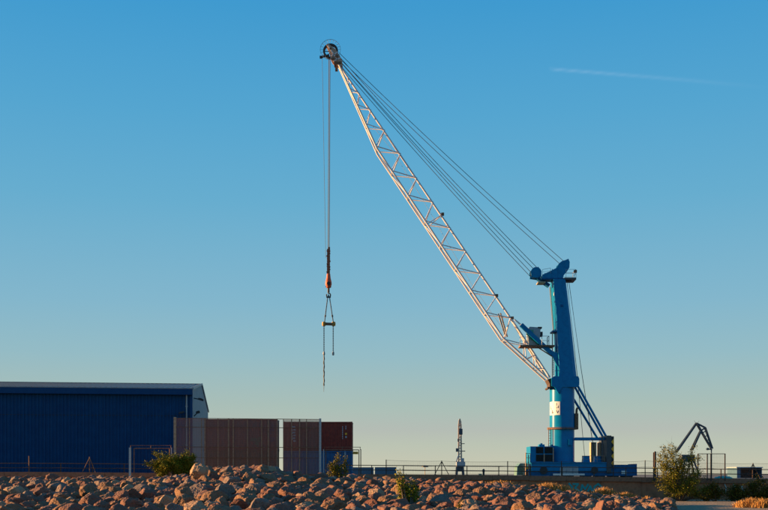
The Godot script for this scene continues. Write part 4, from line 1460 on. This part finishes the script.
func make_tall_frame() -> void:
	# free-standing mesh frame and heavy posts at the right, on the quay
	var d := 84.5
	var o := at(697.0, HY, d)
	o.y = 0
	var q := d / F
	var P := func(px: float, py: float) -> Vector3: return Vector3((px - 697.0) * q, EYE + (HY - py) * q, 0)
	var t := thing("frame_screen", "tall rectangular mesh screen on posts right of the tree", "screen", o)
	for x in [698.0, 707.3, 711.2, 725.0]:
		var mb := MB.new()
		var b: Vector3 = P.call(x, 453.6)
		mb.bar(Vector3(b.x, 0, 0), b, 0.075 if x != 711.2 else 0.12, 0.07)
		add(mb, "post", M.rail, t)
	var mb := MB.new()
	mb.bar(P.call(698.4, 453.8), P.call(724.6, 453.8), 0.05, 0.05, Vector3(0, 1, 0))
	add(mb, "top_rail", M.rail, t)
	mb = MB.new()
	for i in 27: mb.tube(P.call(698.5 + i, 453.9), P.call(698.5 + i, 476.0), 0.003, 0.003, 3, false)
	for i in 22: mb.tube(P.call(698.5, 454.0 + i), P.call(724.8, 454.0 + i), 0.003, 0.003, 3, false)
	add(mb, "mesh_panel", M.rail, t)
	for p in [[653.6, 452.2, 0.075, "thinner of the two dark posts left of the tree"], [655.2, 451.4, 0.13, "thicker of the two dark posts left of the tree"]]:
		var b := at(p[0], HY, d + (0.5 if p[2] < 0.1 else 0.0))
		b.y = 0
		var s := thing("heavy_post", p[3], "post", b)
		mb = MB.new()
		mb.bar(Vector3.ZERO, Vector3(0, EYE + (HY - p[1]) * q, 0), p[2], p[2])
		add(mb, "shaft", M.rail, s)
		mb = MB.new()
		mb.box(Vector3(0, 0.02, 0), Vector3(0.26, 0.03, 0.26))
		add(mb, "foot_plate", M.rail, s)

# ------------------------------------------------------------------ boulders
var rock_lod := [[], []]

func ico(sub: int) -> Array:
	var ph := (1.0 + sqrt(5.0)) / 2.0
	var v := []
	for p in [[-1, ph, 0], [1, ph, 0], [-1, -ph, 0], [1, -ph, 0], [0, -1, ph], [0, 1, ph], [0, -1, -ph], [0, 1, -ph], [ph, 0, -1], [ph, 0, 1], [-ph, 0, -1], [-ph, 0, 1]]:
		v.append(Vector3(p[0], p[1], p[2]).normalized())
	var f := [[0, 11, 5], [0, 5, 1], [0, 1, 7], [0, 7, 10], [0, 10, 11], [1, 5, 9], [5, 11, 4], [11, 10, 2], [10, 7, 6], [7, 1, 8], [3, 9, 4], [3, 4, 2], [3, 2, 6], [3, 6, 8], [3, 8, 9], [4, 9, 5], [2, 4, 11], [6, 2, 10], [8, 6, 7], [9, 8, 1]]
	for s in sub:
		var mid := {}
		var nf := []
		for tr in f:
			var m := []
			for e in 3:
				var a: int = tr[e]
				var b: int = tr[(e + 1) % 3]
				var key := Vector2i(mini(a, b), maxi(a, b))
				if not mid.has(key):
					mid[key] = v.size()
					v.append(((v[a] + v[b]) * 0.5).normalized())
				m.append(mid[key])
			nf.append([tr[0], m[0], m[2]])
			nf.append([tr[1], m[1], m[0]])
			nf.append([tr[2], m[2], m[1]])
			nf.append(m)
		f = nf
	return [v, f]

func rock_mesh(base: Array, seed_: int) -> ArrayMesh:
	var r := RandomNumberGenerator.new()
	r.seed = seed_ * 7919 + 13
	var planes := []
	for i in 12:
		var nrm := Vector3(r.randfn(), r.randfn(), r.randfn()).normalized()
		planes.append([nrm, r.randf_range(0.54, 0.90)])
	var nz := FastNoiseLite.new()
	nz.seed = seed_
	nz.frequency = 1.3
	nz.fractal_octaves = 4
	var nz2 := FastNoiseLite.new()
	nz2.seed = seed_ + 99
	nz2.noise_type = FastNoiseLite.TYPE_CELLULAR
	nz2.frequency = 1.7
	var sc := Vector3(1.0, r.randf_range(0.66, 0.86), r.randf_range(0.72, 0.95))
	var pts := PackedVector3Array()
	for d in base[0]:
		var rad := 1.02
		for p in planes:
			var c: float = d.dot(p[0])
			if c > 0.05:
				var q: float = p[1] / c
				var hh := clampf(0.5 + 0.5 * (q - rad) / 0.045, 0.0, 1.0)
				rad = lerpf(q, rad, hh) - 0.045 * hh * (1.0 - hh)
		rad *= 1.0 + 0.12 * nz.get_noise_3dv(d * 1.2) + 0.06 * nz.get_noise_3dv(d * 5.5 + Vector3(7, 3, 1)) + 0.06 * (nz2.get_noise_3dv(d * 1.6) + 0.5)
		pts.append(d * rad * sc)
	var nr := PackedVector3Array()
	nr.resize(pts.size())
	var idx := PackedInt32Array()
	for f in base[1]:
		var q := (pts[f[1]] - pts[f[0]]).cross(pts[f[2]] - pts[f[0]])
		for e in 3: nr[f[e]] += q
		idx.append(f[0]); idx.append(f[2]); idx.append(f[1])
	for i in nr.size(): nr[i] = nr[i].normalized()
	var a := []
	a.resize(Mesh.ARRAY_MAX)
	a[Mesh.ARRAY_VERTEX] = pts
	a[Mesh.ARRAY_NORMAL] = nr
	a[Mesh.ARRAY_INDEX] = idx
	var m := ArrayMesh.new()
	m.add_surface_from_arrays(Mesh.PRIMITIVE_TRIANGLES, a)
	return m

func where(px: float) -> String:
	var tab := [[60, "below the left end of the warehouse"], [125, "below the middle of the warehouse"], [185, "below the steel gate"], [235, "below the left container stack"], [285, "below the graffitied container"], [350, "below the red and blue containers"], [400, "left of the small shrub"], [455, "right of the small shrub"], [515, "below the pale distant crane"], [575, "below the blue crane's road cab"], [1000, "near the rock field's right end"]]
	for t in tab:
		if px < t[0]: return t[1]
	return ""

func make_rocks() -> void:
	var hi := ico(4)
	var lo := ico(3)
	for i in 12: rock_lod[0].append(rock_mesh(hi, 100 + i))
	for i in 5: rock_lod[1].append(rock_mesh(lo, 100 + i * 2))
	rng.seed = 4242
	var put := []          # [x, d, r]
	var cells := {}
	var fits := func(x: float, d: float, r: float, slack: float) -> bool:
		var cx := int(floor(x / 2.0))
		var cd := int(floor(d / 2.0))
		for i in range(cx - 1, cx + 2):
			for j in range(cd - 1, cd + 2):
				for q in cells.get(Vector2i(i, j), []):
					if Vector2(q[0] - x, q[1] - d).length() < (q[2] + r) * slack: return false
		return true
	# one named pale boulder on the mound, then the rest from large to small
	var fixed := [[198.0, 0.42, 57.0, 0.56, 4], [183.0, -0.05, 60.0, 0.40, 0], [226.0, 0.45, 60.0, 0.5, 2], [246.0, 0.5, 62.0, 0.48, 2], [262.0, 0.5, 62.5, 0.5, 0]]
	for q in fixed:
		var x: float = (q[0] - HX) / F * q[2]
		var e := [x, q[2], q[3], q[4], q[1]]
		put.append(e)
		var key0 := Vector2i(int(floor(x / 2.0)), int(floor(q[2] / 2.0)))
		if not cells.has(key0): cells[key0] = []
		cells[key0].append(e)
	for cls in [[0.46, 0.60, 900, 0.84], [0.30, 0.42, 10000, 0.80], [0.19, 0.28, 14000, 0.80], [0.11, 0.17, 7000, 0.8]]:
		for tr in cls[2]:
			var d := rng.randf_range(31.0, 68.0)
			var px := rng.randf_range(-190.0, 672.0)
			var x := (px - HX) / F * d
			var r := rng.randf_range(cls[0], cls[1])
			if cls[0] > 0.4 and d > 55.0: r *= 0.85
			if px > 560.0: r *= 0.9
			if not fits.call(x, d, r, cls[3]): continue
			var tone := rng.randi() % 10
			var mt := 0 if tone < 3 else (1 if tone < 6 else (2 if tone < 8 else (3 if tone < 9 and rng.randf() < 0.6 else (4 if rng.randf() < 0.4 else 1))))
			var e := [x, d, r, mt]
			put.append(e)
			var key := Vector2i(int(floor(x / 2.0)), int(floor(d / 2.0)))
			if not cells.has(key): cells[key] = []
			cells[key].append(e)
	var list := []
	for e in put:
		var px: float = HX + e[0] * F / e[1]
		var bonus: float = 1.0 if (px > -12.0 and px < 690.0 and e[1] > 36.0) else 0.0
		list.append([bonus * e[2] / e[1], e, px])
	list.sort_custom(func(a, b): return a[0] > b[0])
	var fill := {}
	var alike := {}
	var total := 0
	for i in list.size():
		var e: Array = list[i][1]
		var px: float = list[i][2]
		var r: float = e[2]
		var y := land(e[0], e[1]) + 0.16 + r * rng.randf_range(0.12, 0.48)
		if e.size() > 4: y = e[4] + r * 0.35
		var b := Basis.from_euler(Vector3(rng.randfn(0, 0.25), rng.randf() * TAU, rng.randfn(0, 0.25))).scaled(Vector3.ONE * r)
		var xf := Transform3D(b, Vector3(e[0], y, -e[1]))
		if i < 300:
			var o := MeshInstance3D.new()
			o.mesh = rock_lod[0][rng.randi() % 12]
			o.material_override = M.rock[e[3]]
			o.name = numbered("boulder")
			o.transform = xf
			add_child(o)
			var size := "big" if r > 0.46 else ("mid-sized" if r > 0.36 else "small")
			var row := "on the crest" if e[1] > 58.0 else ("on the upper slope" if e[1] > 50.0 else ("halfway down the slope" if e[1] > 43.0 else "in the nearest rows"))
			var lb := "%s %s boulder %s, %s" % [size, M.rock_tone[e[3]], row, where(px)]
			if e == put[0]: lb = "pale buff rounded boulder standing out on the crest beside the left bush"
			if not alike.has(lb): alike[lb] = []
			alike[lb].append([px, o])
		else:
			var key := [rng.randi() % 5, e[3]]
			if not fill.has(key): fill[key] = []
			fill[key].append(xf)
			total += 1
	var nth := ["leftmost", "second-from-left", "third-from-left", "fourth-from-left", "fifth-from-left", "sixth-from-left", "seventh-from-left", "eighth-from-left", "ninth-from-left"]
	for lb in alike:
		var same: Array = alike[lb]
		same.sort_custom(func(a, b): return a[0] < b[0])
		for i in same.size():
			tag(same[i][1], lb if same.size() == 1 else nth[mini(i, 8)] + " " + lb, "boulder", "boulders of the rock revetment")
	var st := Node3D.new()
	st.name = "rock_fill"
	st.set_meta("kind", "stuff")
	tag(st, "smaller stones filling the gaps between the boulders", "stones")
	add_child(st)
	for key in fill:
		var mm := MultiMesh.new()
		mm.transform_format = MultiMesh.TRANSFORM_3D
		mm.mesh = rock_lod[1][key[0]]
		mm.instance_count = fill[key].size()
		for i in fill[key].size(): mm.set_instance_transform(i, fill[key][i])
		var mi := MultiMeshInstance3D.new()
		mi.multimesh = mm
		mi.material_override = M.rock[key[1]]
		mi.name = "stones"
		mi.set_meta("kind", "stuff")
		st.add_child(mi, true)
	print("rocks ", list.size(), " fill ", total)

# ------------------------------------------------------------------ plants
func leaf(mb: MB, p: Vector3, dir: Vector3, side: Vector3, ln: float, w: float) -> void:
	var nrm := dir.cross(side).normalized()
	var m := p + dir * ln * 0.5 + nrm * ln * 0.06
	var e := p + dir * ln
	mb.tri(p, m + side * w, e)
	mb.tri(p, e, m - side * w)

func make_bush(called: String, label: String, cat: String, base: Vector3, lobes: Array, leaves: int, ls: float, cols: Array, seed_: int, stems := 7, bare := 4) -> void:
	# lobes: [centre relative to base, radius vector, share]; every lobe is fed by its own stems
	rng.seed = seed_
	var t := thing(called, label, cat, base)
	var wood := MB.new()
	var fol := MB.new()
	fol.tinted = true
	var tips := []
	for lb in lobes:
		var c: Vector3 = lb[0]
		var r: Vector3 = lb[1]
		var ns := maxi(2, int(stems * lb[2]))
		for s in ns:
			var u := Vector3(rng.randfn(), rng.randfn() * 0.8 + 0.25, rng.randfn()).normalized() * pow(rng.randf(), 0.5)
			var tip := c + u * r
			var foot := Vector3(rng.randfn(0, 0.06), -0.1, rng.randfn(0, 0.06))
			var mid := foot.lerp(tip, 0.5) + Vector3(rng.randfn(0, 0.1), rng.randf() * 0.2, rng.randfn(0, 0.1)) * r.length() * 0.4
			wood.tube(foot, mid, 0.028, 0.018, 6)
			wood.tube(mid, tip, 0.018, 0.006, 5)
			for b in 7:
				var st := mid.lerp(tip, rng.randf_range(0.15, 1.0))
				var v := Vector3(rng.randfn(), rng.randfn() * 0.7 + 0.5, rng.randfn()).normalized()
				var en := st + v * r.length() * rng.randf_range(0.14, 0.36)
				wood.tube(st, en, 0.008, 0.003, 4)
				tips.append([st, en, lb[2]])
	for i in leaves:
		var q: Array = tips[rng.randi() % tips.size()]
		var f := rng.randf_range(0.1, 1.12)
		var p: Vector3 = q[0].lerp(q[1], f) + Vector3(rng.randfn(), rng.randfn(), rng.randfn()) * ls * 0.9
		var dir: Vector3 = ((q[1] - q[0]).normalized() * 0.6 + Vector3(rng.randfn(), rng.randfn() * 0.8 - 0.1, rng.randfn())).normalized()
		var side: Vector3 = dir.cross(Vector3(rng.randfn(), rng.randfn(), rng.randfn())).normalized()
		var c: Color = cols[rng.randi() % cols.size()]
		fol.tint = c * rng.randf_range(0.8, 1.2)
		var k := ls * rng.randf_range(0.7, 1.3)
		leaf(fol, p, dir, side, k, k * 0.26)
	for i in bare:
		var q: Array = tips[rng.randi() % tips.size()]
		var v: Vector3 = (q[1] - q[0]).normalized() + Vector3(rng.randfn(0, 0.3), 0.5, 0)
		wood.tube(q[1], q[1] + v * rng.randf_range(0.25, 0.6), 0.006, 0.002, 4)
	add(wood, "stem", M.bark, t)
	add(fol, "foliage", M.leaf, t)

func grass_tuft(label: String, base: Vector3, w: float, h: float, n: int, seed_: int) -> void:
	rng.seed = seed_
	var t := thing("dry_grass_tuft", label, "grass", base, 0.0, "dry grass along the wall foot")
	var mb := MB.new()
	mb.tinted = true
	for i in n * 2:
		var u := rng.randfn(0, 0.36)
		var p := Vector3(u * w, -0.04, rng.randfn(0, 0.16) * minf(w, 1.2))
		var d := Vector3(rng.randfn(0, 0.35), 1.0, rng.randfn(0, 0.35)).normalized()
		var l := h * rng.randf_range(0.35, 1.0) * (1.0 - 0.45 * minf(1.0, absf(u)))
		var s := d.cross(Vector3(rng.randfn(), 0, rng.randfn())).normalized() * 0.02
		mb.tint = Color(0.62, 0.31, 0.09).lerp(Color(0.40, 0.21, 0.06), rng.randf()) * rng.randf_range(0.8, 1.2)
		var m := p + d * l * 0.6
		var e := p + d * l + Vector3(rng.randfn(0, 0.12), -0.05, rng.randfn(0, 0.12)) * l
		mb.tri(p - s, p + s, m + s * 0.8)
		mb.tri(p - s, m + s * 0.8, m - s * 0.8)
		mb.tri(m - s * 0.8, m + s * 0.8, e)
	add(mb, "blades", M.straw, t)

func stand(px: float, d: float, lift := 0.0) -> Vector3:
	var x := (px - HX) / F * d
	return Vector3(x, land(x, d) + lift, -d)

func make_plants() -> void:
	var olive := [Color(0.15, 0.145, 0.014), Color(0.19, 0.17, 0.016), Color(0.11, 0.11, 0.012), Color(0.22, 0.18, 0.017)]
	var dark := [Color(0.05, 0.052, 0.010), Color(0.06, 0.06, 0.010), Color(0.09, 0.08, 0.012)]
	var yellow := [Color(0.14, 0.125, 0.012), Color(0.20, 0.155, 0.015), Color(0.09, 0.09, 0.010), Color(0.26, 0.18, 0.016)]
	var fresh := [Color(0.15, 0.16, 0.015), Color(0.21, 0.19, 0.018), Color(0.10, 0.12, 0.012), Color(0.27, 0.21, 0.02)]
	# bush left of the containers
	var b := stand(176, 66.5, 0.0)
	var s := 66.5 / F
	var L := func(px: float, py: float, dz := 0.0) -> Vector3: return at(px, py, 66.5) + Vector3(0, 0, dz) - b
	make_bush("leafy_bush", "round olive green bush growing at the left end of the mesh fence", "bush", b, [[L.call(166, 461), Vector3(0.95, 0.75, 0.7), 1.0], [L.call(180, 461), Vector3(0.85, 0.75, 0.7), 1.0], [L.call(191, 454), Vector3(0.5, 0.85, 0.5), 0.7], [L.call(154, 463), Vector3(0.45, 0.5, 0.4), 0.6], [L.call(186, 467), Vector3(0.7, 0.4, 0.5), 0.7]], 16000, 0.10, olive, 11, 10, 9)
	# shrub before the blue container
	b = stand(338, 67.0, 0.0)
	var L2 := func(px: float, py: float, dz := 0.0) -> Vector3: return at(px, py, 67.0) + Vector3(0, 0, dz) - b
	make_bush("thin_shrub", "thin yellowish shrub growing before the blue container", "bush", b, [[L2.call(332, 464), Vector3(0.32, 0.5, 0.3), 0.8], [L2.call(337, 455.5), Vector3(0.2, 0.35, 0.2), 0.5], [L2.call(346, 462), Vector3(0.3, 0.4, 0.3), 0.6], [L2.call(338, 470), Vector3(0.6, 0.3, 0.4), 0.8]], 1900, 0.095, yellow, 12, 7, 4)
	# sapling among the boulders in front
	b = stand(408, 41.0, 0.15)
	var L3 := func(px: float, py: float, dz := 0.0) -> Vector3: return at(px, py, 42.0) + Vector3(0, 0, dz) - b
	make_bush("green_sapling", "slender green shrub growing out of the boulders in front", "shrub", b, [[L3.call(400, 481), Vector3(0.16, 0.3, 0.15), 0.7], [L3.call(404, 491), Vector3(0.28, 0.3, 0.25), 0.9], [L3.call(413, 493), Vector3(0.3, 0.32, 0.28), 0.9], [L3.call(408, 502), Vector3(0.42, 0.25, 0.3), 0.9], [L3.call(399, 473), Vector3(0.06, 0.16, 0.05), 0.4], [L3.call(411, 484), Vector3(0.18, 0.25, 0.18), 0.5]], 2700, 0.09, fresh, 13, 8, 2)
	b = stand(459, 39.5, 0.1)
	var L4 := func(px: float, py: float, dz := 0.0) -> Vector3: return at(px, py, 39.5) + Vector3(0, 0, dz) - b
	make_bush("green_sprig", "tiny green sprig between the boulders at the bottom edge", "plant", b, [[L4.call(458.5, 504), Vector3(0.09, 0.2, 0.09), 0.8]], 170, 0.06, yellow, 14, 5, 1)
	# loose tree before the wall at the right
	b = stand(680, 80.0, 0.0)
	var L5 := func(px: float, py: float, dz := 0.0) -> Vector3: return at(px, py, 80.0) + Vector3(0, 0, dz) - b
	make_bush("loose_tree", "loose olive green tree in front of the quay wall on the right", "tree", b, [[L5.call(668, 448), Vector3(0.72, 0.72, 0.8), 0.9], [L5.call(661, 461), Vector3(0.6, 0.7, 0.7), 0.7], [L5.call(675, 463), Vector3(0.9, 0.75, 1.0), 0.8], [L5.call(663, 476), Vector3(0.75, 0.7, 0.8), 0.8], [L5.call(684, 477), Vector3(1.1, 0.85, 1.0), 1.0], [L5.call(671, 489), Vector3(1.25, 0.6, 0.9), 1.0], [L5.call(692, 489), Vector3(1.2, 0.6, 0.9), 0.9], [L5.call(695, 455), Vector3(0.65, 0.8, 0.5), 0.42], [L5.call(683, 461), Vector3(0.8, 0.6, 0.7), 0.5], [L5.call(700, 474), Vector3(0.7, 0.7, 0.6), 0.45], [L5.call(706, 491), Vector3(0.8, 0.45, 0.7), 0.6]], 15000, 0.105, olive, 15, 12, 40)
	# dark low growth at the wall foot
	for q in [[716, 491, 0.9, 0.5, 21, "dark low bush at the foot of the quay wall right of the tree"], [738, 490.5, 0.7, 0.45, 22, "small dark bush at the wall foot below the white scribbles"], [757, 486, 1.0, 0.85, 23, "taller dark bush at the wall foot by the right edge"], [775, 485, 1.2, 0.9, 24, "dark bush at the wall foot cut by the right edge"]]:
		var d := 79.5
		b = stand(q[0], d, 0.0)
		make_bush("low_bush", q[5], "bush", b, [[at(q[0], q[1], d) - b, Vector3(q[2], q[3], 0.6), 1.0], [at(q[0] - 3, 496, d) - b, Vector3(q[2] * 1.3, 0.35, 0.6), 0.8]], 2600, 0.13, dark, q[4], 9, 2)
	# dry grass
	var gi := 0
	for q in [[548, 69.0, 1.5, 0.75, 620, "dry orange grass left of the teal graffiti", 491.0], [562, 69.0, 0.9, 0.6, 300, "dry grass tuft just left of the teal graffiti's first letter", 491.5], [574, 69.0, 0.8, 0.4, 160, "short dry grass below the teal graffiti", 493.5], [604, 69.0, 0.9, 0.8, 420, "tallest dry grass tuft, right of the teal graffiti", 496.0], [614, 69.5, 0.4, 0.45, 90, "small dry grass tuft between two bigger ones below the crane", 497.0], [625, 69.5, 0.9, 0.6, 320, "dry grass tuft below the crane's tail house", 498.5], [646, 71.0, 0.4, 0.5, 90, "small dry grass tuft left of the tree", 501.0], [500, 68.5, 1.2, 0.4, 160, "sparse dry grass on the crest left of the road cab", 484.0], [752, 65.0, 0.9, 0.8, 700, "broad dry grass tuft on the sand at the bottom right"], [741, 66.0, 0.5, 0.6, 260, "smaller dry grass tuft on the sand, bottom right"], [764, 64.0, 0.7, 0.8, 400, "dry grass tuft on the sand in the corner"]]:
		var gp := stand(q[0], q[1], 0.0)
		if q.size() > 6: gp.y = at(q[0], q[6], q[1]).y
		grass_tuft(q[5], gp, q[2], q[3], q[4], 200 + gi)
		gi += 1

func _ready() -> void:
	make_camera_and_light()
	make_materials()
	make_ground()
	make_quay_wall()
	make_warehouse()
	make_containers()
	make_mesh_fence()
	make_gate("steel frame gate before the warehouse, left of the mesh fence", 130.0, 171.5, 447.6, 86.5, true)
	make_gate("steel frame gate before the blue container, right of the mesh fence", 323.6, 360.8, 449.2, 88.4, false)
	make_crane()
	make_far()
	make_railing("rusty two-rail railing on the quay wall before the warehouse", -98.0, 156.0)
	make_railing("long rusty two-rail railing on the quay wall right of the containers", 340.0, 830.0)
	make_wire_fence()
	make_tall_frame()
	make_rocks()
	make_plants()
